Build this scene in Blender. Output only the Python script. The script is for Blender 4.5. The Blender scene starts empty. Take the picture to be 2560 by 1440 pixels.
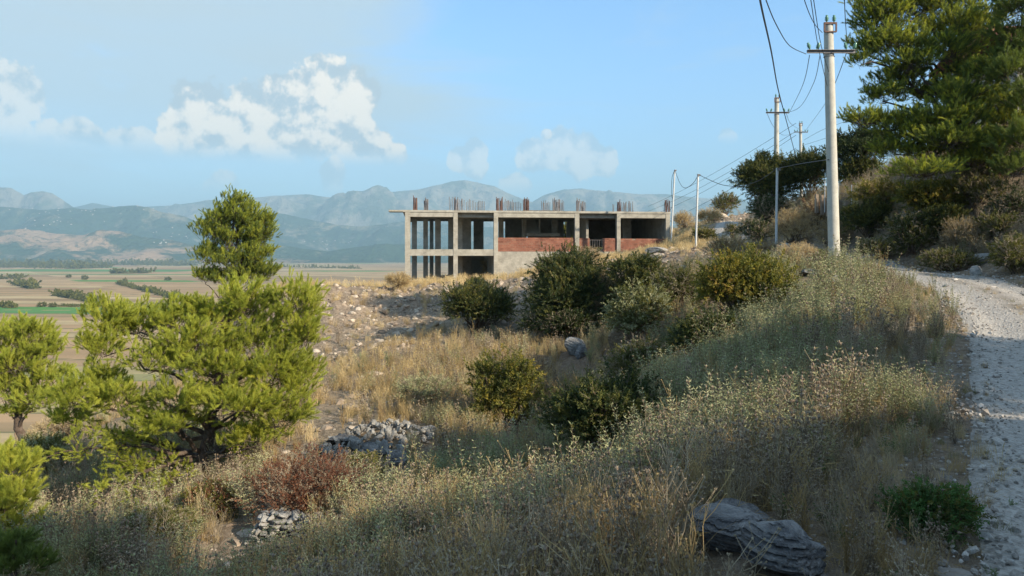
import bpy, math, random
import numpy as np
from mathutils import Vector, Matrix, Euler

rng = np.random.default_rng(7)
random.seed(7)
SC = bpy.context.scene
COL = SC.collection

# ------------------------------------------------------------------ camera, world, sun, exposure
F, CX, HZ = 1850.0, 1280.0, 640.0          # focal length, centre column and horizon row in photo pixels
cam_d = bpy.data.cameras.new('camera')
cam = bpy.data.objects.new('camera', cam_d)
COL.objects.link(cam)
cam.location = (0, 0, 0)
cam.rotation_euler = (math.radians(90), 0, 0)
cam_d.sensor_width = 36
cam_d.lens = 36 * F / 2560
cam_d.shift_y = -(720 - HZ) / 2560
cam_d.clip_start = 0.1
cam_d.clip_end = 60000
SC.camera = cam
SC.view_settings.view_transform = 'Standard'
SC.view_settings.look = 'None'
SC.view_settings.gamma = 1
SC.view_settings.use_curve_mapping = False
SC.view_settings.exposure = 1.24
SC.cycles.max_bounces = 8
SC.cycles.diffuse_bounces = 4
SC.cycles.transparent_max_bounces = 8
SC.cycles.volume_bounces = 0
SC.cycles.use_denoising = True

SUN_AZ, SUN_EL = 54.0, 27.0                 # azimuth from straight behind the camera towards the right
sun_dir = Vector((math.sin(math.radians(SUN_AZ)) * math.cos(math.radians(SUN_EL)),
                  -math.cos(math.radians(SUN_AZ)) * math.cos(math.radians(SUN_EL)),
                  math.sin(math.radians(SUN_EL))))
sl = bpy.data.lights.new('sun', 'SUN')
sl.energy = 4.4
sl.angle = math.radians(0.5)
sl.color = (1.0, 0.87, 0.68)
so = bpy.data.objects.new('sun', sl)
COL.objects.link(so)
so.location = (30, -30, 60)
so.rotation_euler = (-sun_dir).to_track_quat('-Z', 'Y').to_euler()


def ray(px, py):
    return Vector(((px - CX) / F, 1.0, (HZ - py) / F)).normalized()


def build_world():
    w = bpy.data.worlds.new('World')
    SC.world = w
    w.use_nodes = True
    nt = w.node_tree
    N, L = nt.nodes, nt.links
    N.clear()
    out = N.new('ShaderNodeOutputWorld')
    bg = N.new('ShaderNodeBackground')
    bg.inputs['Strength'].default_value = 0.15
    L.new(bg.outputs[0], out.inputs['Surface'])
    sky = N.new('ShaderNodeTexSky')
    sky.sky_type = 'NISHITA'
    sky.sun_disc = False
    sky.sun_elevation = math.radians(SUN_EL)
    sky.sun_rotation = math.atan2(sun_dir.x, sun_dir.y)
    sky.altitude = 100
    sky.air_density = 1.0
    sky.dust_density = 1.2
    sky.ozone_density = 1.6
    tc = N.new('ShaderNodeTexCoord')
    D = tc.outputs['Generated']

    def math_(op, a, b=None, clamp=False):
        n = N.new('ShaderNodeMath')
        n.operation = op
        n.use_clamp = clamp
        for i, v in enumerate((a, b)):
            if v is None:
                continue
            if isinstance(v, (int, float)):
                n.inputs[i].default_value = v
            else:
                L.new(v, n.inputs[i])
        return n.outputs[0]

    def noise(vec, scale, detail=6, rough=.55, dist=0.0):
        n = N.new('ShaderNodeTexNoise')
        L.new(vec, n.inputs['Vector'])
        n.inputs['Scale'].default_value = scale
        n.inputs['Detail'].default_value = detail
        n.inputs['Roughness'].default_value = rough
        n.inputs['Distortion'].default_value = dist
        return n.outputs['Fac']

    def smooth(v, a, b, c=0.0, d=1.0):
        n = N.new('ShaderNodeMapRange')
        n.interpolation_type = 'SMOOTHSTEP'
        L.new(v, n.inputs['Value'])
        for k, x in zip(('From Min', 'From Max', 'To Min', 'To Max'), (a, b, c, d)):
            n.inputs[k].default_value = x
        return n.outputs['Result']

    def mix(f, a, b):
        n = N.new('ShaderNodeMix')
        n.data_type = 'RGBA'
        if isinstance(f, (int, float)):
            n.inputs[0].default_value = f
        else:
            L.new(f, n.inputs[0])
        for i, v in ((6, a), (7, b)):
            if isinstance(v, tuple):
                n.inputs[i].default_value = (*v, 1)
            else:
                L.new(v, n.inputs[i])
        return n.outputs[2]

    def vec(op, a, b):
        n = N.new('ShaderNodeVectorMath')
        n.operation = op
        for i, v in enumerate((a, b)):
            if isinstance(v, (tuple, Vector)):
                n.inputs[i].default_value = tuple(v)
            else:
                L.new(v, n.inputs[i])
        return n.outputs['Value'] if op in ('DISTANCE', 'DOT_PRODUCT') else n.outputs[0]

    sep = N.new('ShaderNodeSeparateXYZ')
    L.new(D, sep.inputs[0])
    col = mix(1.0, sky.outputs[0], (.68, .84, .98))
    col.node.blend_type = 'MULTIPLY'
    # summer haze: paler and bluer near the horizon all round
    col = mix(0.30, col, (.40, 1.15, 1.95))
    hz = smooth(sep.outputs['Z'], -.02, .34, 1.0, 0.0)
    col = mix(math_('MULTIPLY', hz, .5), col, (1.05, 1.55, 1.85))
    # thin high veils
    mp = N.new('ShaderNodeMapping')
    L.new(D, mp.inputs['Vector'])
    mp.inputs['Rotation'].default_value = (0, math.radians(9), 0)
    mp.inputs['Scale'].default_value = (1.0, 1.0, 4.2)
    n1 = noise(mp.outputs[0], 1.9, 8, .6, .7)
    bias = math_('ADD', smooth(vec('DOT_PRODUCT', D, ray(100, 40)), .80, 1.0, -.04, .27), smooth(sep.outputs['Z'], .36, .7, 0, .16))  # second term adds unseen veil overhead so shade gets whiter, stronger skylight
    veil = smooth(math_('ADD', n1, bias), .48, .72)
    low_off = smooth(sep.outputs['Z'], .06, .2)
    veil = math_('MULTIPLY', math_('MULTIPLY', veil, low_off), .85)
    col = mix(veil, col, (1.75, 2.1, 2.25))
    # soft grey-white layers low in the left
    mp2 = N.new('ShaderNodeMapping')
    L.new(D, mp2.inputs['Vector'])
    mp2.inputs['Scale'].default_value = (1.0, 1.0, 7)
    mp2.inputs['Location'].default_value = (.3, .1, .2)
    n2 = noise(mp2.outputs[0], 2.6, 5, .5, .3)
    b2 = smooth(vec('DOT_PRODUCT', D, ray(350, 330)), .88, 1.0, -.3, .16)
    soft = math_('MULTIPLY', smooth(math_('ADD', n2, b2), .5, .8), .55)
    col = mix(soft, col, (1.75, 2.05, 2.2))

    # cumulus heaps: lobes at real bearings, edges broken by noise
    def cumulus(col, blobs, amp, nscale, strength, base_row, seed):
        w1 = noise(vec('ADD', D, (seed, seed * .7, 0)), nscale, 7, .6)
        w2 = noise(vec('ADD', D, (seed + 3, 1.1, 0.4)), nscale * 3.3, 6, .62)
        best = None
        for (px, py, r) in blobs:
            d = vec('DISTANCE', D, ray(px, py))
            v = math_('SUBTRACT', 1.0, math_('DIVIDE', d, 1.22 * r / F))
            best = v if best is None else math_('SMOOTH_MAX', best, v)
            if best is not v:
                best.node.inputs[2].default_value = .25
        v = math_('ADD', best, math_('MULTIPLY', math_('SUBTRACT', w1, .5), amp))
        v = math_('ADD', v, math_('MULTIPLY', math_('SUBTRACT', w2, .5), amp * .75))
        dens = smooth(v, .0, .17)
        # flat, fading base
        zb = (HZ - base_row) / F
        dens = math_('MULTIPLY', dens, smooth(sep.outputs['Z'], zb - .012, zb + .018))
        # relief: compare the billow noise with the same noise a step towards the sun
        off = vec('ADD', D, tuple(Vector((.014, -.004, .016))))
        w1b = noise(vec('ADD', off, (seed, seed * .7, 0)), nscale, 7, .6)
        rel = math_('SUBTRACT', w1, w1b)
        lit = smooth(math_('ADD', math_('MULTIPLY', rel, 2.6), math_('MULTIPLY', v, .22)), -.16, .28)
        cc = mix(lit, (1.6, 1.9, 2.1), (3.5, 3.2, 2.75))
        return mix(math_('MULTIPLY', dens, strength), col, cc)

    col = cumulus(col, [(505, 270, 62), (470, 330, 60), (560, 330, 70), (640, 290, 70), (690, 255, 60), (735, 225, 40),
                        (620, 345, 80), (540, 380, 60), (700, 370, 60), (820, 215, 60), (880, 235, 62), (915, 232, 40), (850, 290, 50), (790, 330, 60),
                        (770, 290, 40), (880, 350, 62), (940, 375, 45), (990, 385, 24)], 1.15, 19, .95, 405, 0.0)
    col = cumulus(col, [(150, 360, 45), (205, 345, 42), (280, 375, 36), (340, 372, 40), (390, 378, 30), (10, 230, 62),
                        (30, 370, 48), (-90, 300, 90), (70, 380, 24), (-260, 330, 120), (-480, 360, 120)], 1.0, 21, .6, 398, 5.0)
    col = cumulus(col, [(1150, 395, 30), (1185, 380, 30), (1190, 420, 26), (830, 430, 34), (830, 465, 26), (1330, 385, 40),
                        (1400, 368, 46), (1460, 392, 50), (1510, 405, 34), (1290, 470, 34), (560, 470, 34), (2900, 380, 120)],
                  1.0, 16, .55, 480, 9.0)
    col = cumulus(col, [(1818, 343, 20), (1620, 392, 18), (1365, 335, 12)], .9, 26, .6, 360, 2.0)
    L.new(col, bg.inputs['Color'])


build_world()

# ------------------------------------------------------------------ helpers


def U(px, py, d):
    """photo pixel + distance -> point of the place"""
    return ((px - CX) / F * d, d, (HZ - py) / F * d)


def tag(o, label=None, cat=None, group=None, kind=None):
    if label:
        o['label'] = label
    if cat:
        o['category'] = cat
    if group:
        o['group'] = group
    if kind:
        o['kind'] = kind
    return o


def empty(name, loc, rz=0.0, label=None, cat=None, group=None):
    o = bpy.data.objects.new(name, None)
    COL.objects.link(o)
    o.location = loc
    o.rotation_euler = (0, 0, rz)
    o.empty_display_size = .2
    return tag(o, label, cat, group)


def np_mesh(name, V, Fc, mats=None, mi=None, smooth=False, attrs=None):
    V = np.asarray(V, dtype=np.float32).reshape(-1, 3)
    Fc = np.asarray(Fc, dtype=np.int32)
    k = Fc.shape[1]
    me = bpy.data.meshes.new(name)
    me.vertices.add(len(V))
    me.vertices.foreach_set('co', V.ravel())
    me.loops.add(Fc.size)
    me.loops.foreach_set('vertex_index', Fc.ravel())
    me.polygons.add(len(Fc))
    me.polygons.foreach_set('loop_start', np.arange(0, Fc.size, k, dtype=np.int32))
    if mi is not None:
        me.polygons.foreach_set('material_index', np.asarray(mi, dtype=np.int32))
    me.polygons.foreach_set('use_smooth', np.full(len(Fc), smooth, dtype=bool))
    for m in (mats or []):
        me.materials.append(m)
    if attrs:
        for n, a in attrs.items():
            at = me.color_attributes.new(n, 'FLOAT_COLOR', 'POINT')
            a4 = np.ones((len(V), 4), dtype=np.float32)
            a4[:, :a.shape[1]] = a
            at.data.foreach_set('color', a4.ravel())
    me.update(calc_edges=True)
    return me


class MB:
    """collects triangles, builds one mesh"""

    def __init__(self):
        self.V, self.F, self.M, self.n = [], [], [], 0

    def add(self, V, Fc, m=0):
        V = np.asarray(V, float).reshape(-1, 3)
        Fc = np.asarray(Fc, int)
        if Fc.shape[1] == 4:
            Fc = np.concatenate([Fc[:, [0, 1, 2]], Fc[:, [0, 2, 3]]])
        self.V.append(V)
        self.F.append(Fc + self.n)
        self.M.append(np.full(len(Fc), m))
        self.n += len(V)
        return self

    def box(self, a, b, m=0, R=None, o=(0, 0, 0)):
        (x0, y0, z0), (x1, y1, z1) = a, b
        V = np.array([[x0, y0, z0], [x1, y0, z0], [x1, y1, z0], [x0, y1, z0],
                      [x0, y0, z1], [x1, y0, z1], [x1, y1, z1], [x0, y1, z1]], float)
        if R is not None:
            V = V @ np.array(R).T + np.array(o)
        return self.add(V, [[3, 2, 1, 0], [4, 5, 6, 7], [0, 1, 5, 4], [1, 2, 6, 5], [2, 3, 7, 6], [3, 0, 4, 7]], m)

    def tube(self, P, r, sides=4, m=0, cap=False):
        P = np.asarray(P, float)
        n = len(P)
        r = np.broadcast_to(np.asarray(r, float), (n,))
        T = np.gradient(P, axis=0)
        T /= np.linalg.norm(T, axis=1)[:, None] + 1e-9
        up = np.array([0, 0, 1.]) if abs(T[:, 2]).mean() < .9 else np.array([1., 0, 0])
        A = np.cross(T, up)
        A /= np.linalg.norm(A, axis=1)[:, None] + 1e-9
        B = np.cross(T, A)
        an = np.arange(sides) / sides * 2 * math.pi
        V = P[:, None, :] + r[:, None, None] * (np.cos(an)[None, :, None] * A[:, None, :] + np.sin(an)[None, :, None] * B[:, None, :])
        i, j = np.meshgrid(np.arange(n - 1), np.arange(sides), indexing='ij')
        j2 = (j + 1) % sides
        Fq = np.stack([i * sides + j, i * sides + j2, (i + 1) * sides + j2, (i + 1) * sides + j], -1).reshape(-1, 4)
        self.add(V.reshape(-1, 3), Fq, m)
        if cap:
            for (b, c) in ((0, P[0]), ((n - 1) * sides, P[-1])):
                Vc = np.concatenate([V.reshape(-1, 3)[b:b + sides], [c]])
                self.add(Vc, [[k, (k + 1) % sides, sides] for k in range(sides)], m)
        return self

    def tris(self, B, D, S, L, W, m=0):
        """thin triangles (needles): base points B, unit dirs D, side dirs S, length L, width W"""
        L = np.broadcast_to(L, (len(B),))[:, None]
        W = np.broadcast_to(W, (len(B),))[:, None]
        V = np.stack([B - S * W / 2, B + S * W / 2, B + D * L], 1)
        return self.add(V.reshape(-1, 3), np.arange(len(B) * 3).reshape(-1, 3), m)

    def leaves(self, B, D, S, L, W, m=0, fold=.25):
        """pointed oval leaves, folded along the midrib"""
        L = np.broadcast_to(L, (len(B),))[:, None]
        W = np.broadcast_to(W, (len(B),))[:, None]
        Nn = np.cross(D, S)
        mid = B + D * L * .45 - Nn * W * fold
        V = np.stack([B, B + D * L * .45 + S * W / 2, B + D * L, B + D * L * .45 - S * W / 2, mid], 1)
        k = np.arange(len(B))[:, None] * 5
        Fc = np.concatenate([k + np.array([[0, 1, 4]]), k + np.array([[4, 1, 2]]), k + np.array([[0, 4, 3]]), k + np.array([[4, 2, 3]])])
        return self.add(V.reshape(-1, 3), Fc, m)

    def mesh(self, name, mats, smooth=False):
        return np_mesh(name, np.concatenate(self.V), np.concatenate(self.F), mats, np.concatenate(self.M), smooth)

    def build(self, name, mats, parent=None, smooth=False, loc=None, link=True):
        o = bpy.data.objects.new(name, self.mesh(name, mats if isinstance(mats, (list, tuple)) else [mats], smooth))
        if link:
            COL.objects.link(o)
        if parent:
            o.parent = parent
        if loc is not None:
            o.location = loc
        return o


def unit(v):
    v = np.asarray(v, float)
    return v / (np.linalg.norm(v, axis=-1, keepdims=True) + 1e-9)


def rnd_dir(n):
    return unit(rng.normal(size=(n, 3)))


def side_of(D):
    return unit(np.cross(D, rnd_dir(len(D))))


# value noise
_perm = rng.random((512, 512))


def vnoise(x, y):
    xi, yi = np.floor(x).astype(int), np.floor(y).astype(int)
    fx, fy = x - xi, y - yi
    fx, fy = fx * fx * (3 - 2 * fx), fy * fy * (3 - 2 * fy)
    a = _perm[xi % 512, yi % 512]
    b = _perm[(xi + 1) % 512, yi % 512]
    c = _perm[xi % 512, (yi + 1) % 512]
    d = _perm[(xi + 1) % 512, (yi + 1) % 512]
    return (a * (1 - fx) + b * fx) * (1 - fy) + (c * (1 - fx) + d * fx) * fy


def fbm(x, y, o=4, g=.5):
    s, a, t = 0, 1, 0
    for k in range(o):
        s = s + a * (vnoise(x * 2 ** k + 17.3 * k, y * 2 ** k + 9.1 * k) - .5)
        t += a
        a *= g
    return s / t


def sstep(a, b, x):
    t = np.clip((x - a) / (b - a), 0, 1)
    return t * t * (3 - 2 * t)


# ------------------------------------------------------------------ materials
def new_mat(name):
    m = bpy.data.materials.new(name)
    m.use_nodes = True
    nt = m.node_tree
    nt.nodes.clear()
    out = nt.nodes.new('ShaderNodeOutputMaterial')
    return m, nt, out


def ramp_node(nt, fac, cols):
    r = nt.nodes.new('ShaderNodeValToRGB')
    el = r.color_ramp.elements
    while len(el) < len(cols):
        el.new(.5)
    for e, (p, c) in zip(el, cols):
        e.position = p
        e.color = (*c, 1)
    nt.links.new(fac, r.inputs[0])
    return r.outputs[0]


def noise_node(nt, vec, scale, detail=5, rough=.6, dist=0):
    n = nt.nodes.new('ShaderNodeTexNoise')
    n.inputs['Scale'].default_value = scale
    n.inputs['Detail'].default_value = detail
    n.inputs['Roughness'].default_value = rough
    n.inputs['Distortion'].default_value = dist
    nt.links.new(vec, n.inputs['Vector'])
    return n.outputs['Fac']


def mix_node(nt, f, a, b, mode='MIX'):
    n = nt.nodes.new('ShaderNodeMix')
    n.data_type = 'RGBA'
    n.blend_type = mode
    if isinstance(f, (int, float)):
        n.inputs[0].default_value = f
    else:
        nt.links.new(f, n.inputs[0])
    for i, v in ((6, a), (7, b)):
        if isinstance(v, tuple):
            n.inputs[i].default_value = (*v, 1)
        else:
            nt.links.new(v, n.inputs[i])
    return n.outputs[2]


def range_node(nt, v, a, b, c=0., d=1.):
    n = nt.nodes.new('ShaderNodeMapRange')
    n.interpolation_type = 'SMOOTHSTEP'
    nt.links.new(v, n.inputs['Value'])
    for k, x in zip(('From Min', 'From Max', 'To Min', 'To Max'), (a, b, c, d)):
        n.inputs[k].default_value = x
    return n.outputs['Result']


def bump_node(nt, h, strength, dist):
    b = nt.nodes.new('ShaderNodeBump')
    b.inputs['Strength'].default_value = strength
    b.inputs['Distance'].default_value = dist
    nt.links.new(h, b.inputs['Height'])
    return b.outputs[0]


def leaf_mat(name, cols, trans=.35, rough=.6, tcol=None):
    """foliage / dry stems: colour varies from plant to plant, some light comes through"""
    m, nt, out = new_mat(name)
    oi = nt.nodes.new('ShaderNodeObjectInfo')
    tc = nt.nodes.new('ShaderNodeTexCoord')
    g = nt.nodes.new('ShaderNodeNewGeometry')
    nz = noise_node(nt, g.outputs['Position'], .9, 3)
    a = nt.nodes.new('ShaderNodeMath')
    a.operation = 'ADD'
    a.inputs[1].default_value = 0
    s = nt.nodes.new('ShaderNodeMath')
    s.operation = 'MULTIPLY_ADD'
    nt.links.new(oi.outputs['Random'], s.inputs[0])
    s.inputs[1].default_value = .55
    s2 = nt.nodes.new('ShaderNodeMath')
    s2.operation = 'MULTIPLY_ADD'
    nt.links.new(nz, s2.inputs[0])
    s2.inputs[1].default_value = 1.3
    s2.inputs[2].default_value = -.42
    nt.links.new(s2.outputs[0], s.inputs[2])
    k = len(cols) - 1
    c = ramp_node(nt, s.outputs[0], [(i / k, cc) for i, cc in enumerate(cols)])
    p = nt.nodes.new('ShaderNodeBsdfPrincipled')
    p.inputs['Roughness'].default_value = rough
    p.inputs['Specular IOR Level'].default_value = .25
    nt.links.new(c, p.inputs['Base Color'])
    t = nt.nodes.new('ShaderNodeBsdfTranslucent')
    tcn = mix_node(nt, 1.0, c, tcol or (1.25, 1.3, .6), 'MULTIPLY')
    nt.links.new(tcn, t.inputs['Color'])
    mx = nt.nodes.new('ShaderNodeMixShader')
    mx.inputs[0].default_value = trans
    nt.links.new(p.outputs[0], mx.inputs[1])
    nt.links.new(t.outputs[0], mx.inputs[2])
    nt.links.new(mx.outputs[0], out.inputs['Surface'])
    return m


def rough_mat(name, cols, scale=3., bump=.4, bdist=.02, rough=.85, extra=None, fine=30., coords='Object', rand=0.0):
    m, nt, out = new_mat(name)
    tc = nt.nodes.new('ShaderNodeTexCoord')
    if coords == 'World':
        g = nt.nodes.new('ShaderNodeNewGeometry')
        v = g.outputs['Position']
    else:
        v = tc.outputs['Object']
    n1 = noise_node(nt, v, scale, 8, .65)
    n2 = noise_node(nt, v, fine, 4, .6)
    k = len(cols) - 1
    fac = n1
    if rand:
        oi = nt.nodes.new('ShaderNodeObjectInfo')
        s = nt.nodes.new('ShaderNodeMath')
        s.operation = 'MULTIPLY_ADD'
        nt.links.new(oi.outputs['Random'], s.inputs[0])
        s.inputs[1].default_value = rand
        s3 = nt.nodes.new('ShaderNodeMath')
        s3.operation = 'SUBTRACT'
        nt.links.new(n1, s3.inputs[0])
        s3.inputs[1].default_value = rand / 2
        nt.links.new(s3.outputs[0], s.inputs[2])
        fac = s.outputs[0]
    c = ramp_node(nt, fac, [(.28 + .44 * i / k, cc) for i, cc in enumerate(cols)])
    c = mix_node(nt, range_node(nt, n2, .3, .75, 0, .35), c, tuple(x * .45 for x in cols[0]))
    if extra:
        c = extra(nt, v, c)
    p = nt.nodes.new('ShaderNodeBsdfPrincipled')
    p.inputs['Roughness'].default_value = rough
    p.inputs['Specular IOR Level'].default_value = .2
    nt.links.new(c, p.inputs['Base Color'])
    h = nt.nodes.new('ShaderNodeMath')
    h.operation = 'ADD'
    nt.links.new(n1, h.inputs[0])
    nt.links.new(n2, h.inputs[1])
    nt.links.new(bump_node(nt, h.outputs[0], bump, bdist), p.inputs['Normal'])
    nt.links.new(p.outputs[0], out.inputs['Surface'])
    return m


M = {}
M['pine'] = leaf_mat('pine_needles', [(.19, .22, .045), (.30, .335, .055), (.40, .425, .065), (.48, .475, .08)], .40, tcol=(1.2, 1.15, .7))
M['_o'] = leaf_mat('pine_needles', [(.085, .12, .013), (.15, .20, .018), (.21, .26, .022), (.27, .30, .03)], .38)
M['pine_dark'] = leaf_mat('pine_needles_dark', [(.085, .12, .035), (.155, .20, .045), (.23, .27, .06)], .34, tcol=(1.2, 1.15, .7))
M['_p'] = leaf_mat('pine_needles_dark', [(.05, .08, .016), (.09, .13, .022), (.14, .18, .028)], .33)
M['bark'] = rough_mat('pine_bark', [(.05, .035, .025), (.11, .08, .06), (.19, .15, .12)], 6, .9, .03, fine=40)
M['twig'] = leaf_mat('dry_twig', [(.12, .085, .06), (.20, .145, .10), (.27, .21, .15)], .05)
M['twig_dark'] = leaf_mat('dark_twig', [(.06, .042, .03), (.11, .075, .05), (.15, .11, .08)], .0)
M['oak'] = leaf_mat('dark_oak_leaf', [(0.020, 0.032, 0.011), (0.032, 0.050, 0.014), (0.054, 0.072, 0.019), (0.072, 0.086, 0.029)], .22, .5)
M['olive'] = leaf_mat('olive_leaf', [(0.051, 0.064, 0.019), (0.085, 0.093, 0.025), (0.136, 0.132, 0.030), (0.187, 0.162, 0.034)], .3)
M['yellow'] = leaf_mat('yellowing_leaf', [(.08, .10, .02), (.15, .15, .03), (.24, .20, .035), (.28, .17, .04)], .35)
M['rust'] = leaf_mat('rusty_leaf', [(0.253, 0.103, 0.057), (0.103, 0.040, 0.023), (0.172, 0.069, 0.034), (0.253, 0.103, 0.046)], .25, tcol=(1.3, .9, .6))
M['sage'] = leaf_mat('sage_leaf', [(.17, .18, .085), (.25, .255, .13), (.34, .34, .185), (.42, .40, .24)], .25, .8, tcol=(1.1, 1.15, .8))
M['pale'] = leaf_mat('pale_sage_leaf', [(.20, .22, .11), (.28, .30, .16), (.36, .37, .21)], .3, .8, tcol=(1.1, 1.15, .75))
M['straw'] = leaf_mat('straw', [(.24, .165, .075), (.35, .25, .115), (.44, .34, .17), (.50, .41, .24)], .3, tcol=(1.15, 1.05, .75))
M['gold'] = leaf_mat('golden_straw', [(.40, .29, .14), (.55, .42, .22), (.66, .54, .32)], .3, tcol=(1.15, 1.05, .75))
M['brown'] = leaf_mat('brown_forb', [(.20, .155, .10), (.32, .265, .18), (.45, .39, .28)], .2, tcol=(1.15, 1.0, .8))
M['herb'] = leaf_mat('green_herb', [(.05, .10, .03), (.08, .15, .04), (.12, .19, .055)], .3)
M['concrete'] = None


def stain(nt, v, c):
    n = noise_node(nt, v, 1.1, 6, .7)
    c = mix_node(nt, range_node(nt, n, .45, .75, 0, .6), c, (.11, .10, .085))
    # formwork board courses
    w = nt.nodes.new('ShaderNodeTexWave')
    w.wave_type = 'BANDS'
    w.bands_direction = 'Z'
    w.inputs['Scale'].default_value = 2.6
    w.inputs['Distortion'].default_value = .8
    w.inputs['Detail'].default_value = 3
    nt.links.new(v, w.inputs['Vector'])
    return mix_node(nt, range_node(nt, w.outputs['Fac'], .75, 1., 0, .35), c, (.17, .155, .13))


M['concrete'] = rough_mat('raw_concrete', [(.24, .222, .185), (.35, .325, .27), (.45, .42, .355)], 1.6, .35, .02, .9, stain, 25)
M['concrete_pole'] = rough_mat('spun_concrete', [(.36, .34, .29), (.45, .43, .37), (.52, .50, .44)], 2.2, .15, .01, .85, None, 40)
M['brick'] = rough_mat('red_brick', [(.17, .075, .05), (.26, .11, .074), (.34, .155, .10)], 2.4, .3, .01, .9, None, 20)
M['mortar'] = rough_mat('mortar', [(.22, .16, .12), (.30, .23, .18)], 5, .3, .01, .95)
M['steel'] = rough_mat('galvanised_steel', [(.50, .51, .50), (.60, .60, .58)], 3, .05, .005, .45)
M['rust_iron'] = rough_mat('rusty_iron', [(.09, .055, .045), (.15, .09, .075), (.2, .12, .09)], 8, .2, .01, .8)
M['grey_iron'] = rough_mat('weathered_iron', [(.16, .15, .15), (.24, .225, .22)], 8, .2, .01, .7)
M['glass_ins'] = rough_mat('green_glass_insulator', [(.10, .22, .16), (.16, .30, .22)], 6, .05, .004, .15)
M['cable'] = rough_mat('black_cable', [(.02, .022, .025), (.035, .037, .042)], 6, .05, .004, .5)
M['rock'] = rough_mat('limestone', [(.15, .145, .14), (.27, .26, .24), (.42, .395, .35)], 2.2, .7, .05, .85, None, 14, rand=.35)
M['rubble'] = rough_mat('rubble_stone', [(.20, .15, .11), (.33, .26, .195), (.50, .42, .33)], 1.5, .5, .04, .9, None, 12, rand=.5)
M['crag'] = rough_mat('brown_crag', [(.10, .07, .045), (.19, .14, .09), (.30, .23, .16)], 2.5, .8, .06, .95, None, 12)
M['gravel'] = rough_mat('gravel_stone', [(.24, .21, .18), (.37, .335, .295), (.52, .48, .43)], 2.0, .4, .02, .9, None, 12, rand=.6)


def slate_extra(nt, v, c):
    mp = nt.nodes.new('ShaderNodeMapping')
    mp.inputs['Scale'].default_value = (1.2, 1.2, 9)
    mp.inputs['Rotation'].default_value = (.2, .25, 0)
    nt.links.new(v, mp.inputs['Vector'])
    n = noise_node(nt, mp.outputs[0], 2.2, 8, .7, .6)
    return mix_node(nt, range_node(nt, n, .42, .6, .0, .75), c, (.045, .045, .05))


M['slate'] = rough_mat('layered_limestone', [(.14, .135, .13), (.24, .23, .22), (.38, .365, .345)], 3.2, .9, .05, .8, slate_extra, 18)


# ------------------------------------------------------------------ the lie of the land
ROAD = np.array([  # y, x of centre, z
    (-30, -7.0, -2.4), (-14, -3.5, -2.1), (-6, 0.0, -1.75), (0, 1.8, -1.66), (4, 3.85, -1.62), (8, 6.4, -1.45), (13, 9.3, -1.15), (17, 11.1, -.86),
    (20, 11.8, -.64), (23, 12.3, -.46), (26, 12.6, -.3), (30, 12.8, -.02), (36, 13.0, .35), (42, 13.3, .70), (48, 14.3, 1.1),
    (55, 15.9, 1.85), (62, 18.0, 2.7), (68, 20.6, 3.1), (76, 25, 3.2), (90, 33, 3.0)], float)
RW = 1.42


def road_x(y):
    return np.interp(y, ROAD[:, 0], ROAD[:, 1])


def road_z(y):
    return np.interp(y, ROAD[:, 0], ROAD[:, 2])


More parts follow.
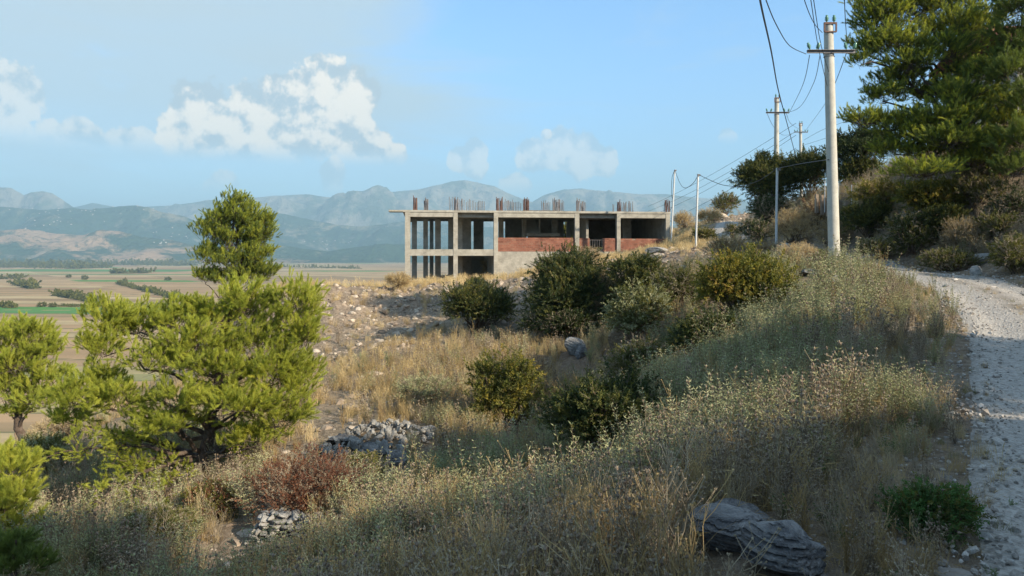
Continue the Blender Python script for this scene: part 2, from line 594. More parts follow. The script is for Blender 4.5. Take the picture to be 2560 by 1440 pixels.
_f = lambda px, py, d: U(px, py, d)
CP = [(0, 0, -1.66), (1.4, 4.1, -1.72), (.2, 5, -2.0), (-.3, 5.5, -2.4), (-1, 8, -3.3), (-1.1, 11, -3.75), (1.1, 9, -2.95), (.5, 7.5, -2.7),
      (2.2, 11, -2.45), (3.9, 9.8, -1.75), (4.6, 14, -1.8), (1.6, 6.2, -1.95), (8.2, 17, -.98), (6.2, 20, -1.35), (4.6, 22.5, -1.15), (3.0, 23, -3.5), (3.6, 26, -2.9),
      (2.0, 18, -3.75), (2.3, 14, -3.1), (3.8, 18, -2.6), (8, 24, -.85), (9.2, 30, -.5), (7.5, 35, -.75), (6.2, 31, -.9), (4.3, 32, -2.3),
      (4.2, 40, -1.1), (8, 42, .0), (10.4, 42, .25), (6.6, 50, -.25), (11, 51, .3), (12.9, 56, 1.15), (10.4, 24, -.5), (9.5, 20, -.8),
      (-2.5, 17, -4.25), (-1, 22, -4.05), (-2, 28, -4.0), (-3, 34, -3.9), (1, 30, -4.0), (2.6, 31, -3.9), (-6, 30, -4.4), (-.2, 14, -4.0),
      _f(680, 722, 45), _f(800, 722, 45), _f(1000, 714, 50), _f(1150, 706, 50), _f(1300, 694, 50), _f(850, 852, 36), _f(1050, 842, 36),
      _f(1200, 800, 37), _f(800, 765, 42), _f(950, 765, 43), _f(1100, 750, 43),
      (-8, 57, -2.45), (-4.5, 57, -2.2), (0, 60, -1.9), (1.5, 56.5, -1.45), (5.2, 57, -.45), (9, 57, .0), (11.5, 58, .3), (-8, 68, -2.2), (4, 68, -1.5), (14, 68, 1.2), (16, 64, 2.5),
      (-6.4, 15, -4.6), (-4.7, 12, -4.4), (-3.2, 9.5, -4.15), (-6.9, 13, -4.9), (-15.8, 24, -6.0), (-7.6, 11, -4.9), (-10, 12, -5.7), (-14, 15, -6.6),
      (-20, 20, -8.4), (-30, 30, -13.5), (-12, 36, -4.8), (-20, 40, -7.5), (-18, 50, -5.5), (-30, 50, -14), (-50, 30, -25), (-50, 60, -25),
      (-18, 8, -7.7), (-2, 2, -2.7), (-4, 4, -3.5), (-6, 0, -4), (-12, -5, -6), (-30, 0, -14), (-4, -12, -2.6), (-14, -20, -6),
      (-10, 80, -8), (8, 85, -1), (0, 100, -16), (30, 105, 5), (-30, 80, -20), (22.6, 76, 3.5), (24.5, 81, 4.5), (32, 82, 5.2), (17, 72, 2.6), (20, 92, 1.5), (25, 92, 2.8), (30, 92, 4.2), (37, 96, 5.0), (27, 74, 3.9),
      (17.5, 50, 2.9), (21, 50, 3.8), (24, 46, 4.8), (30, 60, 6.2), (45, 60, 9), (48, 30, 10), (34, 14, 7.0), (40, -20, 12), (28, 4, 8.0),
      (14.8, 32, .9), (16, 33, 2.6), (15.2, 36, 1.2), (19, 36, 3.6), (17.1, 28, 3.0), (16.0, 40, 1.7), (20, 42, 4.0)]
for y in (-12, -4, 2, 6, 10, 14, 18, 22, 26):
    for dx, dz in ((-1.6, .02), (0, 0), (1.6, .02)) + (((3.0, 1.1), (4.8, 3.0), (8.5, 6.4), (15, 8.6)) if y < 5 else ((3.0, .9), (4.8, 2.2), (8.5, 3.9), (15, 5.2)) if y < 17 else ((3.0, .9), (4.8, 2.5), (8.5, 4.6), (15, 7.0))):
        if dx == -1.6 and y < 4:
            continue
        a = 1.0 if y < 22 else .9
        CP.append((float(road_x(y)) + dx * 1.1, y - dx * .35 * (y < 20), float(road_z(y)) + dz * a))
for y in (30, 34, 40, 45, 52, 58, 65):
    for dx in (-1.3, 1.3):
        CP.append((float(road_x(y)) + dx, y, float(road_z(y)) + .02))
CP = np.array(CP, float)


def _tps(CP, lam=.04):
    n = len(CP)
    d = np.linalg.norm(CP[:, None, :2] - CP[None, :, :2], axis=2)
    K = np.where(d > 0, d * d * np.log(d + 1e-9), 0)
    P = np.c_[np.ones(n), CP[:, :2]]
    A = np.zeros((n + 3, n + 3))
    A[:n, :n] = K + lam * np.eye(n)
    A[:n, n:] = P
    A[n:, :n] = P.T
    return np.linalg.solve(A, np.r_[CP[:, 2], 0, 0, 0])


_W = _tps(CP)
PLAIN_Z = -70.0


def road_dist(x, y):
    """signed distance from the track's centre line, measured square to it"""
    sl_ = np.interp(y, ROAD[:, 0], np.gradient(ROAD[:, 1], ROAD[:, 0]))
    return (x - road_x(y)) / np.sqrt(1 + sl_ ** 2)


def ground_z(x, y, detail=True):
    x, y = np.atleast_1d(np.asarray(x, float)), np.atleast_1d(np.asarray(y, float))
    sh = x.shape
    x, y = x.ravel(), y.ravel()
    xc, yc = np.clip(x, -52, 50), np.clip(y, -22, 104)
    z = np.empty_like(xc)
    for i in range(0, len(xc), 20000):
        s = slice(i, i + 20000)
        d2 = (xc[s, None] - CP[None, :, 0]) ** 2 + (yc[s, None] - CP[None, :, 1]) ** 2
        z[s] = (np.where(d2 > 1e-12, .5 * d2 * np.log(d2 + 1e-12), 0)) @ _W[:len(CP)] + _W[len(CP)] + _W[len(CP) + 1] * xc[s] + _W[len(CP) + 2] * yc[s]
    out = np.hypot(x - xc, y - yc)
    r = np.hypot(x, y)
    right = sstep(10, 60, x) * (1 - sstep(55, 100, y))
    drop = -.55 * out * (1 - right) + (.12 * out - .5 * np.maximum(0, out - 90)) * right
    z = z + drop
    if detail:
        rd = np.abs(road_dist(x, y))
        m = sstep(RW * .8, RW * 1.7, rd)
        m2 = .12 + .88 * m
        amp = .10 + .16 * sstep(8, 30, r)
        z = z + m2 * (fbm(x * .55, y * .55, 5) * amp * 2.2) + m * fbm(x * 3.1, y * 3.1, 3) * .10
        # hummocky rubble bank and cut bank
        rub = np.exp(-(((x + 4) / 10) ** 2 + ((y - 43) / 6) ** 2))
        z = z + rub * fbm(x * 1.4 + 5, y * 1.4, 4) * .9
        # wheel ruts
        z = z - (1 - m) * .05 * np.exp(-((rd - .72) / .26) ** 2)
    z = np.maximum(z, PLAIN_Z - 6)
    return z.reshape(sh)


def gz(x, y):
    return float(ground_z(np.array([x]), np.array([y]))[0])


def ground_mat():
    m, nt, out = new_mat('dry_hillside_soil')
    g = nt.nodes.new('ShaderNodeNewGeometry')
    v = g.outputs['Position']
    at = nt.nodes.new('ShaderNodeVertexColor')
    at.layer_name = 'zone'
    n1 = noise_node(nt, v, .8, 8, .65)
    n2 = noise_node(nt, v, 7, 7, .7)
    n3 = noise_node(nt, v, 38, 4, .6)
    soil = ramp_node(nt, n2, [(.3, (.14, .105, .07)), (.5, (.25, .195, .135)), (.7, (.38, .31, .23))])
    pale = ramp_node(nt, n2, [(.3, (.15, .11, .075)), (.5, (.26, .20, .145)), (.7, (.37, .30, .225))])
    sp = nt.nodes.new('ShaderNodeSeparateColor')
    nt.links.new(at.outputs['Color'], sp.inputs[0])
    f = nt.nodes.new('ShaderNodeMath')
    f.operation = 'ADD'
    nt.links.new(sp.outputs[0], f.inputs[0])
    nt.links.new(range_node(nt, n1, .4, .7, -.25, .3), f.inputs[1])
    f.use_clamp = True
    c = mix_node(nt, f.outputs[0], soil, pale)
    c = mix_node(nt, sp.outputs[1], c, (.16, .085, .055))
    c = mix_node(nt, range_node(nt, n3, .5, .8, 0, .5), c, (.07, .055, .04))
    p = nt.nodes.new('ShaderNodeBsdfPrincipled')
    p.inputs['Roughness'].default_value = .95
    p.inputs['Specular IOR Level'].default_value = .1
    nt.links.new(c, p.inputs['Base Color'])
    h = nt.nodes.new('ShaderNodeMath')
    h.operation = 'MULTIPLY_ADD'
    nt.links.new(n3, h.inputs[0])
    h.inputs[1].default_value = .35
    nt.links.new(n2, h.inputs[2])
    nt.links.new(bump_node(nt, h.outputs[0], .9, .12), p.inputs['Normal'])
    nt.links.new(p.outputs[0], out.inputs['Surface'])
    return m


def build_ground():
    ra = np.concatenate([[0.0], np.geomspace(1.0, 75, 420), np.geomspace(77, 300, 90)])
    front = np.linspace(-42, 42, 560)
    back = np.linspace(43.5, 318 - 1.5, 150)
    an = np.radians(np.concatenate([front, back]))
    A, Rr = np.meshgrid(an, ra)
    X, Y = Rr * np.sin(A), Rr * np.cos(A)
    Z = ground_z(X, Y)
    # far rim tucks under the plain
    Z = Z - 25 * sstep(255, 298, Rr)
    V = np.stack([X, Y, Z], -1).reshape(-1, 3)
    nr, na = len(ra), len(an)
    i, j = np.meshgrid(np.arange(nr - 1), np.arange(na), indexing='ij')
    j2 = (j + 1) % na
    Fq = np.stack([i * na + j, i * na + j2, (i + 1) * na + j2, (i + 1) * na + j], -1).reshape(-1, 4)[:, ::-1]
    x, y = V[:, 0], V[:, 1]
    zone = np.zeros((len(V), 3), np.float32)
    pale = np.exp(-(((x + 4) / 11) ** 2 + ((y - 43) / 7) ** 2)) * 1.2
    pale += np.exp(-((np.abs(road_dist(x, y)) - 1.3) / 1.3) ** 2) * .8
    pale += np.exp(-(((x + 3.9) / 1.0) ** 2 + ((y - 11) / 2.6) ** 2)) * 1.1
    pale += np.exp(-(((x - 8) / 5) ** 2 + ((y - 38) / 5) ** 2)) * .7 + np.exp(-(((x - 23) / 5) ** 2 + ((y - 78) / 6) ** 2))
    red = np.exp(-(((x - 3.2) / 1.6) ** 2 + ((y - 29) / 5) ** 2)) * .9 + np.exp(-(((x - 10) / 1.2) ** 2 + ((y - 41) / 2) ** 2)) * .7
    zone[:, 0] = np.clip(pale, 0, 1)
    zone[:, 1] = np.clip(red, 0, .8)
    me = np_mesh('ground', V, Fq, [ground_mat()], None, True, {'zone': zone})
    o = bpy.data.objects.new('ground', me)
    COL.objects.link(o)
    tag(o, kind='structure')


def build_road():
    s = np.concatenate([np.linspace(-20, 30, 420), np.linspace(30.3, 84, 160)])
    t = np.linspace(-1, 1, 29)
    cx, cz = road_x(s), road_z(s)
    dx = np.gradient(cx, s)
    nx, ny = 1 / np.sqrt(1 + dx ** 2), -dx / np.sqrt(1 + dx ** 2)
    wob = 1 + .16 * fbm(s * .5, s * 0 + 3, 3)
    W = (RW * wob * np.interp(s, [36, 50], [1, .72]))[:, None] * t[None, :]
    X = cx[:, None] + W * nx[:, None]
    Y = s[:, None] + W * ny[:, None]
    Z = ground_z(X, Y) + .035 * (1 - np.abs(t[None, :]) ** 6 * 2.6)
    Z += fbm(X * 5, Y * 5, 3) * .012
    V = np.stack([X, Y, Z], -1).reshape(-1, 3)
    n, k = len(s), len(t)
    i, j = np.meshgrid(np.arange(n - 1), np.arange(k - 1), indexing='ij')
    Fq = np.stack([i * k + j, i * k + j + 1, (i + 1) * k + j + 1, (i + 1) * k + j], -1).reshape(-1, 4)
    m, nt, out = new_mat('gravel_track')
    g = nt.nodes.new('ShaderNodeNewGeometry')
    v = g.outputs['Position']
    vo = nt.nodes.new('ShaderNodeTexVoronoi')
    vo.inputs['Scale'].default_value = 34
    nt.links.new(v, vo.inputs['Vector'])
    n1 = noise_node(nt, v, 1.0, 6, .65)
    n2 = noise_node(nt, v, 22, 5, .65)
    c = ramp_node(nt, n2, [(.3, (.17, .15, .125)), (.5, (.29, .262, .228)), (.7, (.42, .385, .34))])
    sc = nt.nodes.new('ShaderNodeSeparateColor')
    nt.links.new(vo.outputs['Color'], sc.inputs[0])
    c = mix_node(nt, range_node(nt, sc.outputs[0], 0, 1, 0, .55), c, (.46, .425, .38))
    at = nt.nodes.new('ShaderNodeVertexColor')
    at.layer_name = 'wear'
    sp = nt.nodes.new('ShaderNodeSeparateColor')
    nt.links.new(at.outputs['Color'], sp.inputs[0])
    fm = nt.nodes.new('ShaderNodeMath')
    fm.operation = 'MULTIPLY'
    nt.links.new(sp.outputs[0], fm.inputs[0])
    nt.links.new(range_node(nt, n1, .35, .62, .3, 1.), fm.inputs[1])
    c = mix_node(nt, fm.outputs[0], c, (.14, .115, .085))
    p = nt.nodes.new('ShaderNodeBsdfPrincipled')
    p.inputs['Roughness'].default_value = .95
    nt.links.new(c, p.inputs['Base Color'])
    nt.links.new(bump_node(nt, vo.outputs['Distance'], .7, .03), p.inputs['Normal'])
    nt.links.new(p.outputs[0], out.inputs['Surface'])
    wear = np.zeros((len(V), 3), np.float32)
    tt = np.abs(np.broadcast_to(t, X.shape)).ravel()
    wear[:, 0] = np.clip(np.exp(-(tt / .2) ** 2) * .95 + sstep(.72, 1.0, tt) * .8, 0, 1)
    me = np_mesh('gravel_road', V, Fq, [m], None, True, {'wear': wear})
    o = bpy.data.objects.new('gravel_road', me)
    COL.objects.link(o)
    tag(o, kind='structure')


build_ground()
build_road()


# ------------------------------------------------------------------ plain with fields, hills and mountains
def build_plain():
    # ground sheet of the plain with strip fields; colours are the crops themselves
    ys = np.concatenate([np.geomspace(180, 7600, 620), [9000, 12000, 20000, 30000]])
    xs = np.linspace(-1, 1, 420)
    X = xs[None, :] * np.maximum(ys * 1.0, 900)[:, None]
    Y = np.broadcast_to(ys[:, None], X.shape)
    Z = np.full_like(X, PLAIN_Z)
    V = np.stack([X, Y, Z], -1).reshape(-1, 3)
    x, y = V[:, 0], V[:, 1]
    # strips run nearly across the view, slightly skewed; each block of strips has its own width
    yy = y + .10 * x + 60 * fbm(x / 1500., y / 1500., 2)
    block = np.floor((x + .75 * y) / 330.).astype(int)
    k = np.floor(np.log(np.maximum(yy, 50)) * 17 + 4 * _perm[block % 512, 7]).astype(int)
    h = _perm[k % 512, (block * 7) % 512]
    pal = np.array([1.12, 1.06, .95]) * np.array([(.30, .215, .14), (.34, .25, .165), (.26, .18, .12), (.36, .29, .19), (.24, .18, .12), (.28, .24, .14), (.075, .20, .06), (.31, .23, .15), (.20, .20, .11)])
    idx = np.digitize(h, [.2, .4, .56, .68, .78, .88, .905, .97])
    col = pal[idx]
    # the green strips one sees
    for (x0, x1, y0, y1) in ((-2600, -1500, 3150, 3650), (-1700, -260, 845, 900), (-1900, -1300, 1560, 1680), (-900, -520, 560, 590), (-200, 900, 3300, 3700), (-2200, -1000, 2650, 2740)):
        mk = (x > x0) & (x < x1) & (yy > y0) & (yy < y1)
        col = np.where(mk[:, None], np.array([(.085, .20, .07)]), col)
    col = col * (1 + .35 * fbm(x / 60, y / 60, 4))[:, None]
    # dark ditch lines between strips
    fr = (np.log(np.maximum(yy, 50)) * 17 + 4 * _perm[block % 512, 7]) % 1
    col = np.where(((fr < .10) & (_perm[(k * 3) % 512, block % 512] > .45))[:, None], np.array([(.10, .105, .055)]), col)
    n, kk = len(ys), len(xs)
    i, j = np.meshgrid(np.arange(n - 1), np.arange(kk - 1), indexing='ij')
    Fq = np.stack([i * kk + j, i * kk + j + 1, (i + 1) * kk + j + 1, (i + 1) * kk + j], -1).reshape(-1, 4)
    m, nt, out = new_mat('farmland')
    at = nt.nodes.new('ShaderNodeVertexColor')
    at.layer_name = 'crop'
    g = nt.nodes.new('ShaderNodeNewGeometry')
    mp = nt.nodes.new('ShaderNodeMapping')
    mp.inputs['Scale'].default_value = (.004, .03, 1)
    nt.links.new(g.outputs['Position'], mp.inputs['Vector'])
    nz = noise_node(nt, mp.outputs[0], 1, 6, .7)
    c = mix_node(nt, range_node(nt, nz, .35, .7, 0, .35), at.outputs['Color'], (.13, .125, .07))
    p = nt.nodes.new('ShaderNodeBsdfPrincipled')
    p.inputs['Roughness'].default_value = 1
    p.inputs['Specular IOR Level'].default_value = 0
    nt.links.new(c, p.inputs['Base Color'])
    nt.links.new(p.outputs[0], out.inputs['Surface'])
    o = bpy.data.objects.new('plain', np_mesh('plain', V, Fq, [m], None, False, {'crop': np.clip(col, 0, 1)}))
    COL.objects.link(o)
    tag(o, kind='structure')


build_plain()


def hill_mat(name, green, tan, rockc, thr, scale):
    m, nt, out = new_mat(name)
    g = nt.nodes.new('ShaderNodeNewGeometry')
    v = g.outputs['Position']
    n1 = noise_node(nt, v, scale, 9, .68, .4)
    n2 = noise_node(nt, v, scale * 9, 6, .7)
    n3 = noise_node(nt, v, scale * 2.3, 5, .6)
    c = mix_node(nt, range_node(nt, n1, thr - .05, thr + .06), green, tan)
    c = mix_node(nt, range_node(nt, n2, .52, .64, 0, .75), c, tuple(x * .55 for x in green))
    c = mix_node(nt, range_node(nt, n3, .58, .72, 0, .6), c, rockc)
    p = nt.nodes.new('ShaderNodeBsdfPrincipled')
    p.inputs['Roughness'].default_value = 1
    p.inputs['Specular IOR Level'].default_value = 0
    nt.links.new(c, p.inputs['Base Color'])
    nt.links.new(bump_node(nt, n2, 1.0, 90), p.inputs['Normal'])
    nt.links.new(p.outputs[0], out.inputs['Surface'])
    return m


def ridged(x, y, o=5):
    s, a, t = 0, 1, 0
    for k in range(o):
        s = s + a * (1 - np.abs(2 * vnoise(x * 2 ** k + 31 * k, y * 2 ** k + 13 * k) - 1))
        t += a
        a *= .5
    return s / t


RANGE_LIST = []


def hill_range(name, prof, D, depth, mat, spur, seed, pre=None):
    """a range whose crest line passes through the given bearings; slopes fall towards and away from the viewer"""
    prof = np.array(prof, float)
    px = np.linspace(prof[0, 0], prof[-1, 0], 420)
    cz = (HZ - np.interp(px, prof[:, 0], prof[:, 1])) / F * D
    t = np.concatenate([np.linspace(-1, 0, 110), np.linspace(.03, .6, 14)])
    Xc = (px - CX) / F * D
    PXg, T = np.meshgrid(Xc, t)
    Yg = D + T * depth
    Hc = cz[None, :] - PLAIN_Z
    fall = np.where(T < 0, (1 + T), 1 - T * 1.2)
    rn = ridged(PXg / spur + seed, Yg / spur + seed, 5)
    rr = ridged(PXg / spur + seed, np.full_like(PXg, D) / spur + seed, 5)
    fz = np.clip(fall, 0, 1)
    shape = fz ** 1.25 * (1 + .9 * (rn - rr) * np.sqrt(np.clip(1 - fz, 0, 1)) * 2.9)
    Z = PLAIN_Z - 15 + (Hc + 15) * np.clip(shape, 0, 1.02)
    Z += fbm(PXg / (spur * .16), Yg / (spur * .16), 5) * Hc.max() * .11 * np.clip(1.3 - fz, .25, 1)
    V = np.stack([PXg, Yg, Z], -1).reshape(-1, 3)
    n, k = PXg.shape
    i, j = np.meshgrid(np.arange(n - 1), np.arange(k - 1), indexing='ij')
    Fq = np.stack([i * k + j, i * k + j + 1, (i + 1) * k + j + 1, (i + 1) * k + j], -1).reshape(-1, 4)
    o = bpy.data.objects.new(name, np_mesh(name, V, Fq, [mat], None, True))
    COL.objects.link(o)
    tag(o, kind='structure')
    RANGE_LIST.append((PXg, Yg, Z, T))
    return o


hm_near = hill_mat('scrub_hills', (.045, .07, .03), (.38, .25, .15), (.42, .33, .23), .50, .0012)
hm_low = hill_mat('wooded_low_hills', (.045, .075, .03), (.22, .19, .10), (.25, .2, .14), .66, .0016)
hm_mid = hill_mat('wooded_hills', (.035, .06, .03), (.22, .19, .12), (.34, .31, .25), .58, .0011)
hm_rock = hill_mat('limestone_mountain', (.07, .09, .06), (.21, .19, .15), (.27, .25, .22), .50, .0008)
hill_range('low_hills', [(-500, 590), (-200, 575), (0, 577), (60, 572), (140, 584), (210, 588), (250, 574), (300, 578), (350, 592), (430, 600), (520, 622), (620, 640), (700, 646), (800, 648)],
           8000, 1350, hm_near, 900, 3.3)
hill_range('low_hills', [(600, 642), (660, 630), (700, 612), (760, 622), (820, 628), (870, 620), (940, 612), (1010, 610), (1100, 618), (1200, 625), (1400, 620), (1800, 622)],
           8600, 1300, hm_low, 700, 8.1)
hill_range('hills', [(-700, 530), (-300, 512), (0, 517), (60, 521), (110, 526), (180, 519), (230, 524), (300, 516), (335, 514), (370, 519), (410, 533), (460, 540), (490, 552), (560, 566), (640, 585), (720, 600), (800, 625), (900, 640)],
           10400, 1900, hm_mid, 1300, 1.7)
hill_range('hills', [(420, 600), (480, 580), (560, 556), (660, 538), (700, 533), (760, 545), (830, 560), (900, 566), (960, 560), (1040, 548), (1120, 560), (1300, 575), (1600, 560), (2000, 570)],
           11800, 1500, hm_mid, 1500, 5.2)
hill_range('mountain', [(-400, 520), (-150, 470), (0, 468), (30, 471), (60, 488), (78, 480), (105, 477), (130, 482), (160, 503), (190, 521), (240, 540)],
           13300, 1500, hm_rock, 1500, 12.4)
hill_range('mountain', [(180, 520), (230, 508), (300, 520), (440, 512), (520, 500), (560, 503), (640, 494), (690, 488), (745, 486), (800, 490), (880, 497), (960, 482), (1040, 474),
                        (1100, 461), (1130, 452), (1162, 450), (1195, 455), (1235, 467), (1290, 492), (1330, 504), (1365, 486), (1410, 473), (1450, 470), (1500, 477), (1560, 483),
                        (1640, 486), (1700, 490), (1780, 497), (1850, 508), (2100, 530), (2800, 540)],
           16000, 3300, hm_rock, 2100, 20.4)

# haze: one closed box of thin air round everything
hm, hnt, hout = new_mat('haze_air')
pv = hnt.nodes.new('ShaderNodeVolumePrincipled')
pv.inputs['Density'].default_value = 8.0e-5
pv.inputs['Color'].default_value = (.40, .63, .80, 1)
pv.inputs['Anisotropy'].default_value = 0.0
hnt.links.new(pv.outputs[0], hout.inputs['Volume'])
hb = MB().box((-32000, -1500, PLAIN_Z - 28), (32000, 31000, 1760)).build('haze', hm)
tag(hb, kind='stuff')


# ------------------------------------------------------------------ unfinished concrete building
B0 = np.array([-8.23, 57.0])
BU = np.array([20.93, 2.5])
BL = float(np.linalg.norm(BU))
BU = BU / BL
BANG = math.atan2(BU[1], BU[0])
RF, RB, FT, FB = 3.55, 3.03, .52, .02      # roof top, beam foot, floor top, floor beam foot (metres from eye height)


def bs(px, back=0.0):
    """distance along the front at which the bearing px is met on a plane 'back' metres behind the front"""
    k = (px - CX) / F
    ox, oy = B0[0] - BU[1] * back, B0[1] + BU[0] * back
    return (k * oy - ox) / (BU[0] - BU[1] * k)


def build_building():
    b = empty('unfinished_building', (B0[0], B0[1], 0), BANG, 'long unfinished two storey concrete frame building with brick infill and bare roof rebar', 'building')
    C = M['concrete']

    def part(name, a, c, mat=C, bev=True):
        return MB().box(a, c).build(name, mat, b)
    # roof slab: thin, with the beams hung below
    part('roof_slab', (-.19, -.02, RF - .16), (BL + .05, 11.0, RF))
    part('canopy_slab', (-1.25, -.02, RF - .13), (-.195, 1.3, RF - .003))
    part('floor_slab', (0.02, .38, FT - .17), (BL - .02, 11.0, FT - .003))
    cols = [(1019, .40), (1139, .34), (1240, .33), (1443, .35), (1547, .30), (1670, .34)]
    xs = []
    for px, w in cols:
        s = bs(px)
        xs.append((s, w))
        zb = -3.2 if px < 1230 else (-2.2 if px < 1300 else -1.0)
        part('column', (s - w / 2, 0, zb), (s + w / 2, .42, RB + .35))
    # front beams between columns; two of them stand back under the slab edge
    for k in range(5):
        a, c = xs[k][0] + xs[k][1] / 2, xs[k + 1][0] - xs[k + 1][1] / 2
        rec = .46 if k in (1, 3) else .03
        part('beam', (a, rec, RB), (c, rec + .3, RF - .162))
        if k < 2:
            part('beam', (a, .03, FB), (c, .37, FT))
    part('beam', (xs[0][0] - .1, .43, RB + .06), (xs[0][0] + .18, 10.4, RF - .163))
    part('beam', (BL - .3, .43, RB + .02), (BL - .02, 10.4, RF - .163))
    for k, back in ((1, 5.0), (2, 9.6)):
        part('beam', (bs(1027, back), back, RB + .12), (BL - .35, back + .3, RF - .164))
        part('beam', (bs(1027, back), back, FB + .06), (bs(1236, back), back + .3, FT - .175))
    # inner columns (both storeys)
    for px, w, d, back in ((1036, .42, .45, 4.9), (1064, .40, .45, 5.0), (1079, .34, .4, 9.5), (1095, .48, .5, 5.0), (1127, .42, .5, 4.9), (1253, .4, .4, 5.0),
                           (1311, .34, .4, 5.0), (1387, .48, .45, 5.0), (1150, .4, .4, 3.4)):
        s = bs(px, back)
        part('column', (s - w / 2, back - .05, -3 if px < 1240 else FT), (s + w / 2, back + d, RB + .11))
    # concrete wall panels inside
    for p0, p1, back, z0 in ((1156, 1178, 5.4, -3), (1184, 1209, 9.7, -3), (1263, 1306, 9.7, FT), (1320, 1409, 10.0, FT), (1557, 1577, 4.0, FT)):
        part('wall_panel', (bs(p0, back), back, z0), (bs(p1, back), back + .2, RB + .3))
    part('wall_panel', (bs(1440, 10.2), 10.2, FT), (BL - .1, 10.4, RF - .17))
    part('wall_panel', (BL - .28, .5, FT), (BL - .06, 10.1, RB + .015))
    part('wall_panel', (bs(1441, 5) + .1, 1.6, FT), (bs(1441, 5) + .3, 10.1, RB + .1))
    # basement wall under the brick infill
    wl = bs(1235)
    part('retaining_wall', (wl, .10, -3.3), (BL - .05, .36, .345))
    part('retaining_wall', (wl - .001, .37, -3.3), (wl + .25, 10.9, FT - .18))
    part('retaining_wall', (bs(1150, 10.6), 10.6, -3.3), (wl - .01, 10.9, FB))
    # stairs climbing to the roof behind the third bay
    s0, s1 = bs(1317, 4.2), bs(1351, 4.2)
    part('stair_landing', (s0, 4.2, 1.66), (bs(1400, 4.2), 5.0, 1.92))
    st = MB()
    for i in range(9):
        st.box((s0, 5.02 + i * .27, 1.80 + i * .165), (s1, 5.32 + i * .27 + .04, 1.965 + i * .165 + .0))
    st.build('stair_flight', M['concrete_pole'], b)
    MB().box((s1 + .01, 4.9, 1.93), (s1 + .1, 5.2, RB + .1)).build('post', M['concrete_pole'], b)
    # brick infill, every brick a solid set in recessed mortar
    def brickwork(a, c, z0, z1):
        w = MB().box((a, .14, z0), (c, .30, z1 - .02)).build('mortar_bed', M['mortar'], None)
        br = MB()
        h, l, j = .118, .262, .016
        nz = int(round((z1 - z0) / (h + j)))
        h = (z1 - z0) / nz - j
        for r in range(nz):
            x = a + .004 - (l / 2 if r % 2 else 0)
            z = z0 + r * (h + j) + j / 2
            while x < c:
                x0, x1 = max(a + .004, x), min(c - .004, x + l)
                if x1 - x0 > .05 and not (r == nz - 1 and random.random() < .05):
                    y = .118 + random.uniform(-.006, .008)
                    br.box((x0, y, z + random.uniform(-.003, .003)), (x1, .30, z + h), m=random.choice((0, 0, 0, 1, 2)))
                x += l + j
        w.name = 'brick_wall'
        w.parent = b
        o = br.build('bricks', [M['brick'], M['brick_b'], M['brick_c']], w)
        tag(o, kind='stuff')
    M['brick_b'] = rough_mat('red_brick_dark', [(.13, .055, .038), (.20, .085, .058), (.27, .12, .08)], 2.4, .3, .01, .9, None, 20)
    M['brick_c'] = rough_mat('red_brick_pale', [(.18, .085, .06), (.26, .13, .09), (.33, .18, .125)], 2.4, .3, .01, .9, None, 20)
    brickwork(xs[2][0] + xs[2][1] / 2 + .01, xs[3][0] - xs[3][1] / 2 - .01, .35, 1.45)
    brickwork(xs[3][0] + xs[3][1] / 2 + .01, bs(1475), .35, 1.43)
    brickwork(bs(1508), xs[4][0] - xs[4][1] / 2 - .01, .35, 1.42)
    brickwork(xs[4][0] + xs[4][1] / 2 + .01, xs[5][0] - xs[5][1] / 2 - .01, .35, 1.40)
    # low brick kerb at the foot of the left end
    kb = MB()
    for r in range(4):
        for i in range(4):
            x = .45 + i * .28 - (.13 if r % 2 else 0)
            kb.box((x, -.72, -2.42 + r * .134), (x + .264, -.5, -2.30 + r * .134))
        for i in range(9):
            y = -.48 + i * .28
            kb.box((1.18, y, -2.42 + r * .134), (1.4, y + .264, -2.30 + r * .134))
    tag(kb.build('low_brick_wall', M['brick'], b), kind='stuff')
    # iron railing in the doorway
    rl = MB()
    a, c = bs(1476), bs(1507)
    for i in range(6):
        x = a + .04 + (c - a - .08) * i / 5
        rl.tube([(x, .2, .36), (x, .2, 1.28)], .013, 5)
    for z in (.5, 1.27):
        rl.tube([(a, .2, z), (c, .2, z)], .015, 5)
    rl.build('iron_railing', M['grey_iron'], b)
    # blocks: rebar starter bars over the columns
    def bars(p0, p1, n, h, back, thick=.012, mat='rust_iron', ties=True):
        m = MB()
        for i in range(n):
            s = bs(p0 + (p1 - p0) * (i + random.uniform(-.25, .25)) / max(1, n - 1), back)
            hh = (115.5 + 32 * h * random.uniform(.75, 1.08)) / 1850 * (57.7 + back) - RF
            lean = random.uniform(-.03, .03)
            m.tube([(s, back + random.choice((0, .28)), RF - .05), (s + lean, back + random.uniform(0, .3), RF + hh)], thick, 4)
        if ties:
            z = RF + (57.5 + back) * 115.5 / 1850 - RF + h * .4
            m.tube([(bs(p0, back), back, z), (bs(p1, back), back, z)], .007, 3)
        m.build('rebar', M[mat], b)
    bars(1033, 1043, 9, 1.05, .2, .026, 'rust_iron')
    bars(1060, 1070, 11, .9, 5.1, .026, 'grey_iron')
